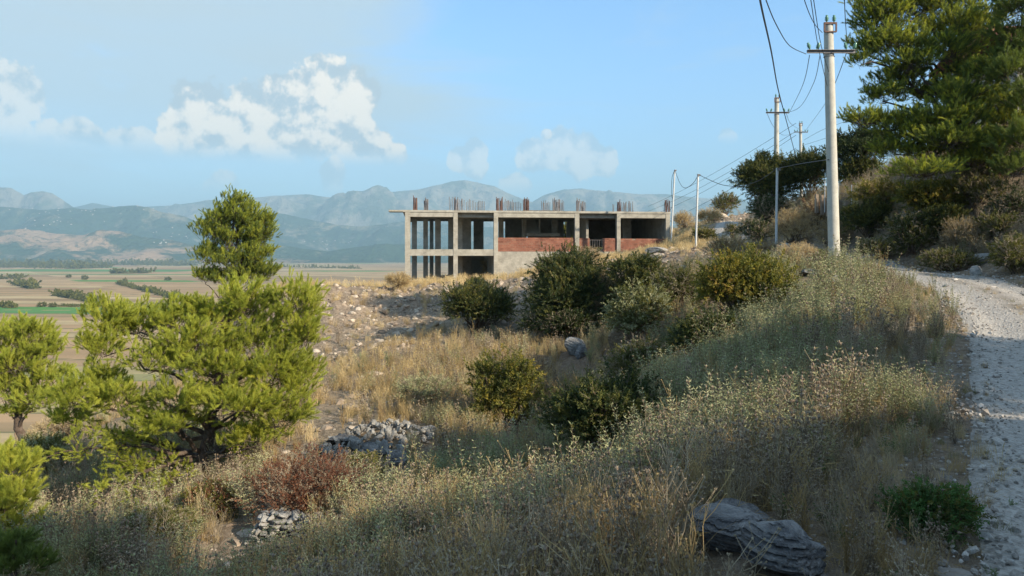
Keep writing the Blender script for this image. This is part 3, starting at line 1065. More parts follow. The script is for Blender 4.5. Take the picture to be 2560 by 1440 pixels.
    for p0, p1, n, h, back in ((1123, 1135, 4, .95, 5), (1137, 1146, 10, 1.05, .2), (1149, 1160, 5, .95, 5), (1167, 1180, 5, .8, 5), (1185, 1197, 4, .7, 9.6), (1198, 1211, 5, .7, 9.6),
                               (1241, 1247, 8, .98, .2), (1250, 1257, 7, .98, 5), (1261, 1272, 4, .85, 5), (1268, 1285, 9, .78, 9.6), (1289, 1302, 4, .62, 9.6), (1309, 1322, 16, .96, 5),
                               (1355, 1365, 5, .78, 5), (1367, 1375, 4, .78, 9.6), (1382, 1390, 9, .96, 5), (1391, 1400, 8, .85, 5), (1401, 1410, 5, .8, 9.6),
                               (1441, 1450, 9, .98, .2), (1452, 1465, 10, .75, 5), (1533, 1535, 2, .65, 5), (1545, 1553, 10, .88, .2), (1556, 1570, 7, .7, 5), (1573, 1583, 6, .8, 9.6),
                               (1663, 1675, 14, .92, .2)):
        bars(p0, p1, n, h, back, .026, random.choice(('rust_iron', 'grey_iron', 'grey_iron')), p1 - p0 > 10)
    MB().box((bs(1307, .6), .5, RF + .01), (bs(1392, .6), 1.0, RF + .07)).build('formwork_board', M['bark'], b)
    return b


build_building()


# ------------------------------------------------------------------ poles and cables
def insulator(mb_parent, x, y, z, tilt=0.0, s=1.0):
    m = MB()
    ax = Vector((math.sin(tilt), 0, math.cos(tilt)))
    prof = [(0, .02), (.05, .03), (.06, .062), (.085, .035), (.10, .07), (.125, .035), (.14, .062), (.165, .03), (.19, .045), (.21, .012)]
    P = [(x + ax.x * h * s * 1.15, y, z + ax.z * h * s * 1.15) for h, r in prof]
    m.tube(P, [r * s for h, r in prof], 10)
    o = m.build('insulator', M['glass_ins'], mb_parent, True)
    return o


def concrete_pole(px_b, py_b, px_t, py_t, D, arm, label, r0=.185, r1=.145, hw=.19, armw=.79, off=(0, 0)):
    """arm: (row of the crossarm)"""
    bx, by, bz = U(px_b, py_b, D)
    tx, ty, tz = U(px_t, py_t, D)
    bz = min(bz, gz(bx, by)) - .25
    e = empty('utility_pole', (bx, by, bz), 0, label, 'utility pole', 'concrete utility poles up the track')
    h = tz - bz
    lean = tx - bx
    m = MB()
    n = 12
    P = [(lean * i / n, 0, h * i / n) for i in range(n + 1)]
    m.tube(P, np.linspace(r0, r1, n + 1), 20, cap=True)
    m.build('pole_shaft', M['concrete_pole'], e, True)
    az = U(0, arm, D)[2] - bz
    ax = lean * az / h
    a = MB()
    a.box((ax - armw, -.19, az - .05), (ax + armw - .03, -.16, az + .05))
    a.box((ax - armw, -.26, az + .035), (ax + armw - .03, -.19, az + .05))
    a.build('crossarm', M['grey_iron'], e)
    c = MB()
    for dz in (.0, -.12):
        c.tube([(ax + math.cos(t) * (r1 + .02), math.sin(t) * (r1 + .02), az + dz) for t in np.linspace(0, 2 * math.pi, 15)], .012, 4)
    c.build('pole_band', M['grey_iron'], e)
    f = MB()
    for sx in (-1, 1):
        f.box((lean + sx * hw - .02, -.17, h - .27), (lean + sx * hw + .02, -.12, h + .03))
    f.box((lean - hw, -.175, h - .02), (lean + hw, -.12, h + .035))
    f.box((lean - hw, -.175, h - .29), (lean + hw, -.12, h - .25))
    f.build('pole_top_bracket', M['rust_iron'], e)
    for sx in (-.62, .62):
        m2 = MB().tube([(lean + sx * hw, -.15, h), (lean + sx * hw, -.15, h + .08)], .012, 5)
        m2.build('insulator_pin', M['grey_iron'], e)
        insulator(e, lean + sx * hw, -.15, h + .03)
    for dx, t in ((-armw + .08, -.3), (-armw + .30, .35), (armw - .33, -.2), (armw - .1, .3)):
        insulator(e, ax + dx, -.225, az + .05, t)
    return e, Vector((bx, by, bz)), h, az, lean


concrete_pole(2087, 682, 2071, 62, 24, 133, 'tall nearest concrete utility pole on the verge beside the gravel track')
concrete_pole(1940, 540, 1942, 246, 50, 283, 'second concrete utility pole rising behind the dark roadside bush')
concrete_pole(2004, 470, 2001, 309, 84, 331, 'farthest concrete utility pole, small against the sky between the other two')


def steel_pole(px, py, pxt, pyt, D, r, label):
    bx, by, bz = U(px, py, D)
    tx, ty, tz = U(pxt, pyt, D)
    g = gz(bx, by)
    e = empty('service_pole', (bx, by, g), 0, label, 'steel pole', 'thin white service poles')
    MB().tube([(0, 0, -.3), ((tx - bx) * .5, 0, (tz - g) * .5), (tx - bx, 0, tz - g)], r, 10, cap=True).build('pole_shaft', M['steel'], e, True)
    MB().box((tx - bx - .02, -.09, tz - g - .12), (tx - bx + .12, -.05, tz - g - .02)).build('cable_clamp', M['grey_iron'], e)


steel_pole(1940, 642, 1943, 420, 32, .05, 'thin white steel pole directly left of the tall concrete pole')
steel_pole(1739, 628, 1745, 435, 42, .055, 'thin white steel pole standing on the rubble right of the building')
steel_pole(1677, 592, 1687, 424, 55.5, .06, 'thin white steel pole standing against the right end of the building')


def cable(pts, r, label, name='power_cable', sag=0.0, n=10):
    P = [Vector(U(*p)) for p in pts]
    if sag:
        a, b_ = P
        P = [a.lerp(b_, i / n) - Vector((0, 0, sag * 4 * (i / n) * (1 - i / n))) for i in range(n + 1)]
    else:   # smooth through the points
        out = []
        for i in range(len(P) - 1):
            p0, p1, p2, p3 = P[max(0, i - 1)], P[i], P[i + 1], P[min(len(P) - 1, i + 2)]
            for k in range(6):
                t = k / 6
                out.append(.5 * ((2 * p1) + (p2 - p0) * t + (2 * p0 - 5 * p1 + 4 * p2 - p3) * t * t + (3 * p1 - p0 - 3 * p2 + p3) * t ** 3))
        P = out + [P[-1]]
    o = MB().tube([tuple(p) for p in P], r, 5).build(name, M['cable'])
    tag(o, label, 'cable')
    return o


cable([(1885, -120, 9.5), (1900, 0, 12), (1928, 128, 17), (1945, 222, 24), (1964, 295, 33), (1992, 400, 50)], .017, 'thickest black cable sweeping down from the top edge to the roadside bush')
cable([(1868, -140, 11), (1915, 0, 14), (1943, 66, 16.5), (1975, 115, 20), (2015, 135, 23.8)], .011, 'black wire curving from the top edge to the left arm of the tallest pole')
cable([(1990, -90, 13), (2011, 0, 16), (2034, 56, 20), (2056, 82, 23.8)], .010, 'black wire curving down onto the top bracket of the tallest pole')
cable([(2014, -80, 12), (2027, 0, 15), (2046, 120, 20), (2068, 215, 23.78)], .009, 'left of two wires running steeply down onto the tallest pole shaft')
cable([(2022, -80, 12), (2034, 0, 15), (2052, 110, 20), (2072, 180, 23.8)], .009, 'right of two wires running steeply down onto the tallest pole shaft')
cable([(2109, -80, 12), (2111, 0, 15), (2114, 60, 19), (2118, 108, 23.7)], .010, 'wire dropping from the top edge to the right arm of the tallest pole')
cable([(2024, 138, 24), (2006, 215, 33), (1972, 284, 49.8)], .012, 'left of two wires sagging between the tallest and second pole')
cable([(2050, 138, 24), (2034, 208, 33), (1999, 268, 42), (1960, 284, 49.8)], .012, 'right of two wires sagging between the tallest and second pole')
cable([(2116, 133, 24), (2086, 212, 34), (2061, 262, 50), (2013, 328, 83.8)], .013, 'wire sagging behind the tallest pole to the farthest pole')
cable([(1918, 284, 50), (1935, 318, 60), (1960, 338, 70), (1988, 331, 83.8)], .014, 'wire sagging from the left arm of the second pole to the farthest pole')
cable([(1966, 284, 50), (1976, 308, 62), (1996, 322, 75), (2012, 331, 83.8)], .014, 'short wire from the right arm of the second pole to the farthest pole')
for i, (a, b_, w) in enumerate(((322, 498, 'uppermost'), (342, 510, 'second'), (352, 523, 'third'), (384, 548, 'lowest'))):
    cable([(1990, a - 14, 84), (1620, b_ + 18, 150)], .022, w + ' of the four thin wires slanting down to the left behind the building', sag=.6 + .15 * i)
cable([(2010, 350, 84), (2062, 322, 78), (2140, 296, 70)], .016, 'upper wire from the farthest pole going right behind the tallest pole')
cable([(2012, 362, 84), (2062, 346, 78), (2140, 318, 70)], .016, 'lower wire from the farthest pole going right behind the tallest pole')
cable([(2072, 399, 23.8), (2010, 408, 27.5), (1943, 421, 31.9)], .016, 'black service cable from the tallest pole to the nearest white pole')
cable([(1943, 421, 31.9), (1900, 450, 35), (1860, 464, 38), (1842, 466, 39), (1805, 462, 40), (1770, 448, 41), (1746, 436, 41.9)], .016, 'slack black cable between the nearest and middle white poles')
cable([(1746, 436, 41.9), (1733, 458, 45), (1713, 470, 48.5), (1700, 458, 52), (1687, 425, 55.4)], .017, 'slack black cable between the middle and farthest white poles')
cable([(1687, 425, 55.4), (1680, 445, 55.6), (1679, 480, 56.5), (1682, 510, 57.5), (1674, 528, 60)], .017, 'black cable dropping from the farthest white pole to the building roof')


# ------------------------------------------------------------------ scatter (instances on points)
def scatter(name, protos, P, R, S, I, parent=None, kind='stuff', label=None, cat=None):
    P = np.asarray(P, np.float32)
    if len(P) == 0:
        return None
    uniq = sorted(set(protos), key=lambda p: p.name)
    I = np.array([uniq.index(p) for p in protos])[np.asarray(I)]
    protos = uniq
    me = bpy.data.meshes.new(name)
    me.vertices.add(len(P))
    me.vertices.foreach_set('co', P.ravel())
    a = me.attributes.new('rot', 'FLOAT_VECTOR', 'POINT')
    a.data.foreach_set('vector', np.asarray(R, np.float32).ravel())
    a = me.attributes.new('scl', 'FLOAT_VECTOR', 'POINT')
    S = np.asarray(S, np.float32)
    if S.ndim == 1:
        S = np.repeat(S[:, None], 3, 1)
    a.data.foreach_set('vector', S.ravel())
    a = me.attributes.new('idx', 'INT', 'POINT')
    a.data.foreach_set('value', np.asarray(I, np.int32))
    o = bpy.data.objects.new(name, me)
    COL.objects.link(o)
    if parent:
        o.parent = parent
    key = tuple(p.name for p in protos)
    if key not in scatter.groups:
        c = bpy.data.collections.new('kinds')
        for p in protos:
            c.objects.link(p)
        ng = bpy.data.node_groups.new('spread', 'GeometryNodeTree')
        ng.interface.new_socket('Geometry', in_out='INPUT', socket_type='NodeSocketGeometry')
        ng.interface.new_socket('Geometry', in_out='OUTPUT', socket_type='NodeSocketGeometry')
        N, L = ng.nodes, ng.links
        gi, go = N.new('NodeGroupInput'), N.new('NodeGroupOutput')
        ci = N.new('GeometryNodeCollectionInfo')
        ci.inputs['Collection'].default_value = c
        ci.inputs['Separate Children'].default_value = True
        ci.inputs['Reset Children'].default_value = True
        ip = N.new('GeometryNodeInstanceOnPoints')
        ip.inputs['Pick Instance'].default_value = True
        L.new(gi.outputs[0], ip.inputs['Points'])
        L.new(ci.outputs[0], ip.inputs['Instance'])

        def attr(n, t):
            q = N.new('GeometryNodeInputNamedAttribute')
            q.data_type = t
            q.inputs['Name'].default_value = n
            return q.outputs['Attribute']
        e2r = N.new('FunctionNodeEulerToRotation')
        L.new(attr('rot', 'FLOAT_VECTOR'), e2r.inputs[0])
        L.new(e2r.outputs[0], ip.inputs['Rotation'])
        L.new(attr('scl', 'FLOAT_VECTOR'), ip.inputs['Scale'])
        L.new(attr('idx', 'INT'), ip.inputs['Instance Index'])
        L.new(ip.outputs[0], go.inputs[0])
        scatter.groups[key] = ng
    md = o.modifiers.new('spread', 'NODES')
    md.node_group = scatter.groups[key]
    return tag(o, label, cat, None, kind)


scatter.groups = {}


def aim(D, roll=None):
    """euler that turns local +X along D"""
    D = unit(D)
    yaw = np.arctan2(D[:, 1], D[:, 0])
    pit = -np.arcsin(np.clip(D[:, 2], -1, 1))
    if roll is None:
        roll = rng.random(len(D)) * 6.283
    return np.stack([roll, pit, yaw], 1)


def proto(name, mb, mats):
    return bpy.data.objects.new(name, mb.mesh(name, mats))


def ribbons(m, P, W, S, mi=0):
    """P (n,k,3) centre lines, W (n,k) widths, S (n,3) side dirs"""
    n, k, _ = P.shape
    off = S[:, None, :] * W[:, :, None] / 2
    V = np.stack([P - off, P + off], 2).reshape(n, k * 2, 3)
    base = np.arange(n)[:, None] * (k * 2)
    Fq = []
    for i in range(k - 1):
        a = base + 2 * i
        Fq.append(np.concatenate([a, a + 1, a + 3, a + 2], 1))
    return m.add(V.reshape(-1, 3), np.concatenate(Fq), mi)


# needle tufts along +X, unit length
def tuft(name, mat, twig, n=170, ang=.58, L=.38, W=.0165):
    m = MB()
    ribbons(m, np.array([[[0, 0, 0], [.5, .01, .02], [.95, 0, .05]]], float), np.array([[.035, .028, .012]]), np.array([[0, 1., 0]]), 1)
    t = rng.uniform(.05, 1.0, n) ** .8
    a = rng.random(n) * 6.283
    sp = ang * rng.uniform(.6, 1.3, n) * (1.15 - .35 * t)
    D = np.stack([np.cos(sp), np.sin(sp) * np.cos(a), np.sin(sp) * np.sin(a)], 1)
    B = np.stack([t * .95, 0 * t, .05 * t * t], 1)
    m.tris(B, D, side_of(D), L * rng.uniform(.7, 1.15, n), W, 0)
    return proto(name, m, [mat, twig])


pine_t = [tuft('needle_tuft_%d' % i, M['pine'], M['bark']) for i in range(4)]
pine_d = [tuft('dark_needle_tuft_%d' % i, M['pine_dark'], M['bark']) for i in range(4)]


def leaf_spray(name, mat, twig, n=16, L=.26, W=.13):
    m = MB()
    ribbons(m, np.array([[[0, 0, 0], [.5, .02, .03], [.95, 0, .02]]], float), np.array([[.03, .022, .01]]), np.array([[0, 1., 0]]), 1)
    t = np.linspace(.1, 1, n)
    a = rng.random(n) * 6.283
    sp = rng.uniform(.5, 1.25, n)
    D = np.stack([np.cos(sp), np.sin(sp) * np.cos(a), np.sin(sp) * np.sin(a)], 1)
    B = np.stack([t * .92, 0 * t, .02 * t], 1)
    m.leaves(B, D, side_of(D), L * rng.uniform(.7, 1.2, n), W * rng.uniform(.8, 1.2, n), 0)
    return proto(name, m, [mat, twig])


SPRAY = {}
for key, n, L_, W_ in (('oak', 18, .22, .13), ('olive', 16, .26, .12), ('yellow', 15, .30, .16), ('rust', 12, .20, .10), ('sage', 14, .30, .09), ('herb', 18, .26, .12), ('brown', 14, .2, .05), ('straw', 16, .34, .035), ('gold', 16, .34, .035)):
    SPRAY[key] = [leaf_spray('%s_spray_%d' % (key, i), M[key], M['twig'], n, L_, W_) for i in range(3)]


def curve_pts(a, b, lift=0.0, n=7, wob=.04):
    a, b = np.array(a, float), np.array(b, float)
    t = np.linspace(0, 1, n)[:, None]
    L = np.linalg.norm(b - a)
    P = a * (1 - t) + b * t
    P[:, 2] += lift * L * (4 * t * (1 - t))[:, 0]
    w = rng.normal(size=(n, 3)) * wob * L
    w[0] = w[-1] = 0
    return P + w


def pine(label, base, top, tr, pads, protos, ts=.25, dens=1.0, wind=(.1, 0, .25), group=None, cat='pine tree', limb_from=.25, dead=None):
    """pads: (px, py, D, rx, ry) in photo pixels; foliage masses carried by limbs off the trunk"""
    base = np.array(base, float)
    top = np.array(top, float)
    e = empty('pine_tree', tuple(base), 0, label, cat, group)
    m = MB()
    T = curve_pts((0, 0, -.3), top - base, 0, 9, .022)
    m.tube(T, np.linspace(tr, tr * .25, 9) * np.r_[1.35, np.ones(8)], 10)
    m.build('trunk', M['bark'], e, True)
    tw = MB()
    TP, TD, TS = [], [], []
    for (px, py, d, rx, ry) in pads:
        c = np.array(U(px, py, d)) - base
        a, h = rx / F * d, ry / F * d
        b_ = (a * .95 + h) * .5 + .0
        # limb from the trunk
        tt = np.clip((c[2] - h * .6 - T[0, 2]) / (T[-1, 2] - T[0, 2] + 1e-6) - .18, limb_from * .6, .92)
        i = tt * 8
        i0 = int(min(7, i))
        s = T[i0] * (1 - (i - i0)) + T[i0 + 1] * (i - i0)
        inner = c * 1.0
        inner[2] -= h * .45
        lb = curve_pts(s, inner, .05, 8, .035)
        MB().tube(lb, np.linspace(max(.02, tr * (.42 - .25 * tt)), tr * .07, 8), 6).build('limb', M['bark'], e, True)
        area = 2 * math.pi * ((a * b_) ** 1.6 + (a * h) ** 1.6 + (b_ * h) ** 1.6) ** (1 / 1.6)
        n = max(12, int(area / (ts * ts) * 3.4 * dens / 6))
        dirs = rnd_dir(n)
        dirs[:, 2] = np.where(dirs[:, 2] < -.25, -dirs[:, 2] * .8, dirs[:, 2])
        lump = 1 + .28 * np.sin(dirs[:, 0] * 5 + px) * np.cos(dirs[:, 2] * 6 + py) + .12 * rng.normal(size=n)
        E = c + dirs * np.array([a, b_, h]) * lump[:, None]
        S0 = inner + rng.normal(size=(n, 3)) * np.array([a, b_, h]) * .22
        K = 6
        t = np.linspace(0, 1, K)
        mid = (S0 + E) / 2 + rng.normal(size=(n, 3)) * .08 * a - np.array([0, 0, .10 * h])
        Pw = ((1 - t) ** 2)[None, :, None] * S0[:, None] + (2 * t * (1 - t))[None, :, None] * mid[:, None] + (t ** 2)[None, :, None] * E[:, None]
        Sd = side_of(E - S0)
        ribbons(tw, Pw, np.linspace(.014, .005, K)[None, :] * np.ones((n, 1)) * (ts / .25), Sd, 0)
        for k in range(7):
            tk = rng.uniform(.45, 1.0, n) if k else np.ones(n)
            B = ((1 - tk) ** 2)[:, None] * S0 + (2 * tk * (1 - tk))[:, None] * mid + (tk ** 2)[:, None] * E
            tan = unit(2 * (1 - tk)[:, None] * (mid - S0) + 2 * tk[:, None] * (E - mid))
            D = unit(tan * .55 + np.array(wind) * 1.5 + np.array([0, 0, .18]) + rng.normal(size=(n, 3)) * .42)
            B = B + rnd_dir(n) * ts * .28 * (k > 0)
            TP.append(B)
            TD.append(D)
            TS.append(ts * rng.uniform(.75, 1.25, n))
    for (a, b_, nsub) in (dead or []):
        A, Bp = np.array(U(*a)) - base, np.array(U(*b_)) - base
        L1 = curve_pts(A, Bp, .06, 9, .03)
        MB().tube(L1, np.linspace(tr * .33, tr * .07, 9), 6).build('limb', M['bark'], e, True)
        for q in range(nsub):
            i = rng.integers(2, 9)
            s0 = L1[i]
            en = s0 + unit(unit(Bp - A) * .8 + rng.normal(size=3) * .55) * np.linalg.norm(Bp - A) * rng.uniform(.15, .4)
            C = curve_pts(s0, en, 0, 6, .06)
            tw.tube(C, np.linspace(.014, .005, 6), 3)
            n = 14
            jj = rng.integers(1, 6, n)
            TP.append(C[jj] + rng.normal(size=(n, 3)) * .05)
            TD.append(unit(np.broadcast_to(en - s0, (n, 3)) * .8 + rng.normal(size=(n, 3)) * .35 + np.array([0, 0, .3])))
            TS.append(ts * rng.uniform(.6, .95, n))
    tag(tw.build('twigs', M['bark'], e), kind='stuff')
    TP, TD, TS = np.concatenate(TP), np.concatenate(TD), np.concatenate(TS)
    scatter('crown', protos, TP, aim(TD), TS, rng.integers(0, len(protos), len(TP)), e)
    return e


def on_ground(px, D, sink=.05):
    x = (px - CX) / F * D
    return (x, D, gz(x, D) - sink)


def foot(px, row, D, lo=.7, hi=1.45):
    """distance near D at which the ground under bearing px shows at the given photo row"""
    d = np.linspace(D * lo, D * hi, 160)
    z = ground_z((px - CX) / F * d, d)
    r = HZ - z / d * F
    cost = np.abs(r - row) / 8 + np.abs(np.log(d / D)) * 3
    return float(d[np.argmin(cost)])


# the big sprawling pine at left
bp = on_ground(495, 15)
pine('big sprawling yellow-green pine with a low bent trunk, left foreground', bp, U(560, 800, 15), .16,
     [(620, 765, 15, 62, 50), (560, 790, 15.3, 85, 52), (600, 728, 15.2, 34, 36), (740, 770, 14.9, 62, 66), (760, 840, 14.8, 45, 70), (440, 800, 15.3, 70, 52), (280, 800, 15.2, 72, 56), (350, 820, 15.6, 80, 52),
      (260, 870, 14.9, 62, 48), (500, 860, 14.7, 100, 60), (660, 850, 14.9, 90, 66), (400, 900, 14.6, 95, 52), (240, 960, 14.8, 70, 50), (200, 1000, 14.5, 100, 46), (300, 1010, 14.3, 80, 42),
      (560, 930, 14.4, 110, 52), (690, 930, 14.5, 85, 66), (745, 960, 14.7, 50, 80), (450, 1000, 14.1, 90, 44), (600, 1010, 14.0, 120, 48), (700, 1040, 14.4, 75, 60), (420, 1060, 14.2, 100, 34), (640, 1100, 14.4, 80, 36),
      (190, 1050, 14.9, 60, 28)],
     pine_t, .19, .85, (.14, 0, .20), dead=[((480, 1150, 14.9), (230, 1260, 13.8), 12), ((470, 1130, 14.9), (190, 1130, 14.2), 14), ((490, 1170, 14.9), (380, 1290, 13.2), 10),
                                             ((480, 1140, 15), (300, 1170, 14.3), 12), ((500, 1140, 15), (640, 1120, 14.5), 8), ((480, 1130, 15.1), (260, 1090, 14.6), 12)])
pine('dark upright windswept pine standing alone on the rubble crest', on_ground(585, 37), U(592, 520, 37), .14,
     [(588, 515, 37, 34, 36), (560, 550, 37, 48, 40), (615, 555, 37, 50, 44), (650, 590, 37, 34, 46), (530, 580, 37, 36, 42), (585, 600, 37, 60, 40), (640, 640, 37, 48, 40), (520, 640, 37, 42, 30), (585, 655, 37, 60, 34),
      (660, 680, 37, 34, 26), (512, 690, 37, 34, 20), (620, 690, 37, 55, 24), (555, 697, 37, 46, 20), (665, 560, 37, 16, 30)],
     pine_t + pine_d, .27, 1.0, (.2, 0, .34))
pine('yellow-green pine half cut by the left edge above the slope', on_ground(60, 24), U(50, 850, 24), .16,
     [(70, 840, 24, 62, 40), (10, 850, 24.3, 60, 44), (110, 880, 24, 50, 42), (40, 910, 23.7, 80, 40), (120, 950, 23.8, 50, 34), (20, 980, 23.7, 60, 40), (90, 1000, 23.6, 60, 30), (-40, 930, 24, 60, 70), (30, 1030, 23.8, 40, 22)],
     pine_t, .28, 1.0, (.08, 0, .25))
pine('small bright yellow-green pine at the lower left edge', on_ground(-10, 12.5), U(0, 1170, 12.5), .09,
     [(38, 1175, 12.5, 50, 40), (-20, 1160, 12.7, 50, 45), (52, 1240, 12.4, 42, 44), (0, 1260, 12.3, 60, 46), (38, 1320, 12.3, 52, 40), (-40, 1300, 12.4, 50, 60), (20, 1380, 11.8, 60, 40)],
     pine_t, .2, 1.0, (.08, 0, .25))
pine('low dark green young pine in the bottom left corner', on_ground(40, 9.2, .0), U(40, 1350, 9.2), .04,
     [(20, 1400, 9.2, 60, 40), (70, 1415, 9.1, 44, 34), (-20, 1420, 9.2, 44, 34), (40, 1370, 9.3, 40, 26)], pine_d, .16, 1.1, (.05, 0, .25))
# hillside pines at right
pine('large pine with a dark trunk over the track, upper right', on_ground(2410, 28), U(2390, 60, 28), .30,
     [(2300, 20, 28, 110, 50), (2200, 60, 27.6, 70, 46), (2380, 70, 27.5, 90, 50), (2250, 110, 27, 90, 42), (2170, 120, 27.4, 46, 42), (2150, 155, 27, 30, 20), (2360, 130, 27, 90, 40), (2450, 60, 28, 60, 60), (2260, 200, 27.5, 80, 34), (2210, 240, 27.4, 60, 30), (2150, 300, 27, 50, 26),
      (2210, 310, 27.2, 60, 30), (2330, 240, 28.3, 80, 34), (2290, 340, 26.8, 90, 40), (2430, 190, 27.3, 60, 44), (2480, 260, 26.8, 80, 44), (2520, 300, 26.5, 60, 40), (2330, 380, 26.6, 80, 26), (2440, 350, 27, 60, 34), (2230, 375, 27, 50, 22), (2430, 400, 26.2, 70, 26), (2300, -60, 28, 150, 60), (2440, -40, 28, 110, 60), (2400, 240, 26.2, 70, 44), (2330, 300, 26.4, 80, 40), (2400, 300, 25.9, 70, 40), (2480, 180, 26, 60, 44), (2280, 160, 26.8, 70, 36), (2190, 20, 27.4, 60, 46), (2380, 350, 25.6, 80, 34), (2500, 360, 25.4, 70, 34), (2310, 430, 25.2, 90, 26)],
     pine_t + pine_d, .23, 1.0, (-.02, 0, .2), limb_from=.4)
pine('dark green pine at the far upper right edge', on_ground(2640, 25), U(2620, -40, 25), .22,
     [(2560, 20, 25, 70, 60), (2530, 90, 25.4, 50, 40), (2600, 120, 25, 90, 60), (2540, 180, 24.6, 70, 44), (2600, 250, 24.6, 90, 60), (2560, 350, 24.4, 70, 50), (2640, 0, 25, 90, 80), (2540, 420, 24.3, 60, 40)],
     pine_d, .30, .9, (0, 0, .2), limb_from=.4)


def far_pine(x, y, h, label):
    z = gz(x, y)
    b_ = (x, y, z - .1)
    pads = []
    for i in range(11):
        t = i / 10
        r = (1 - t) * h * .33 + .6
        a = i * 2.4
        wx, wy, wz = x + math.cos(a) * r * .6, y + math.sin(a) * r * .6, z + h * (.28 + .72 * t)
        pads.append((wx, wy, wz, r * .75, r * .5))
    e = empty('pine_tree', b_, 0, label, 'pine tree', 'pines on the slope right of the camera')
    MB().tube(curve_pts((0, 0, -.2), (0, 0, h * .95), 0, 8, .01), np.linspace(.24, .05, 8), 8).build('trunk', M['bark'], e, True)
    P, D = [], []
    for (px, py, pz, a, hh) in pads:
        n = int(230 * a * a) + 60
        d = rnd_dir(n)
        P.append(np.array([px - x, py - y, pz - b_[2]]) + d * np.array([a, a, hh]) * rng.uniform(.5, 1.05, (n, 1)))
        D.append(unit(d + np.array([0, 0, .5])))
    P, D = np.concatenate(P), np.concatenate(D)
    scatter('crown', pine_d, P, aim(D), rng.uniform(.35, .5, len(P)), rng.integers(0, 4, len(P)), e)


for x, y, h, t in ((14.0, -6.5, 6.0, 'nearest pine on the cut slope right of the camera'), (10.5, -11, 6.5, 'pine on the slope behind the camera'), (18, 0.5, 5.0, 'pine high on the slope right of the track')):
    far_pine(x, y, h, t)


# ------------------------------------------------------------------ bushes
def bush(label, px, py, D, w, h, kinds, n=None, name='bush', cat='bush', ls=.22, lobes=9, group=None, flat=.75, depth=None, sparse=1.0, up=.25, base=None):
    """px, py: centre of the mass in the photo; w, h: its width and height in photo pixels"""
    D = foot(px, py + h * .46, D)
    cx, cy, cz = U(px, py, D)
    W, H = w / F * D / 2, h / F * D / 2
    g = gz(cx, cy) if base is None else base
    if 0 < (cz - H) - g < H * 1.2:      # let the mass come down to the ground
        top_ = cz + H
        H = (top_ - g) / 2
        cz = g + H
    e = empty(name, (cx, cy, min(g, cz - H * .6) - .05), 0, label, cat, group)
    o = np.array([cx, cy, min(g, cz - H * .6) - .05])
    dp = depth if depth else W * .85
    P, Dd = [], []
    st = MB()
    ctr = np.array([cx, cy, cz]) - o
    for k in range(lobes):
        a = k * 2.399 + rng.random()
        rr = math.sqrt((k + .5) / lobes) * .72
        lz = rng.uniform(-.55, .55) * (1 - .5 * rr)
        c = ctr + np.array([math.cos(a) * rr * W, math.sin(a) * rr * dp, lz * H])
        s = rng.uniform(.38, .60) * (1.1 - .35 * rr)
        R = np.array([W * s, dp * s, H * s * 1.05])
        area = 4 * math.pi * (np.prod(R)) ** (2 / 3)
        m = int(area / (ls * ls) * 4.2 * sparse)
        d = rnd_dir(m)
        d[:, 2] = np.where(d[:, 2] < -.5, -d[:, 2], d[:, 2])
        lump = 1 + .34 * np.sin(d[:, 0] * 6 + k) * np.cos(d[:, 1] * 5 + d[:, 2] * 6)
        rad = (rng.uniform(.55, 1.1, m) + .45 * (rng.random(m) < .07) * rng.random(m)) * lump
        P.append(c + d * R * rad[:, None])
        Dd.append(unit(d + np.array([0, 0, up]) + rng.normal(size=(m, 3)) * .4))
        for q in range(3):
            st.tube(curve_pts((rng.normal() * .1 * W, rng.normal() * .1 * dp, -.1), c + rng.normal(size=3) * R * .5, .05, 6, .05), np.linspace(.02 + .012 * H, .008, 6), 4)
    # ragged shoots that stand out of the mass
    for q in range(int(10 + 16 * W)):
        d = unit(rng.normal(size=3) * np.array([1, 1, .5]) + np.array([0, 0, .9]))
        b0 = ctr + d * np.array([W, dp, H]) * .72
        ln = rng.uniform(.25, .6) * min(W, H, 1.2)
        tt_ = np.linspace(0, 1, 9)[:, None]
        dd = unit(d + np.array([rng.normal() * .3, rng.normal() * .3, .35]))
        pp = b0 + dd * tt_ * ln
        st.tube([tuple(b0), tuple(b0 + dd * ln)], [.008, .004], 3)
        P.append(pp + rng.normal(size=pp.shape) * .02)
        Dd.append(unit(np.broadcast_to(dd, pp.shape) + rng.normal(size=pp.shape) * .6))
    P, Dd = np.concatenate(P), np.concatenate(Dd)
    gl = ground_z(P[:, 0] + o[0], P[:, 1] + o[1]) - o[2]
    ok = P[:, 2] > gl - .05
    P, Dd = P[ok], Dd[ok]
    st.build('stems', M['twig_dark'], e)
    pr = [p for k in kinds for p in SPRAY[k]]
    scatter('foliage', pr, P, aim(Dd), ls * rng.uniform(.7, 1.3, len(P)), rng.integers(0, len(pr), len(P)), e)
    return e


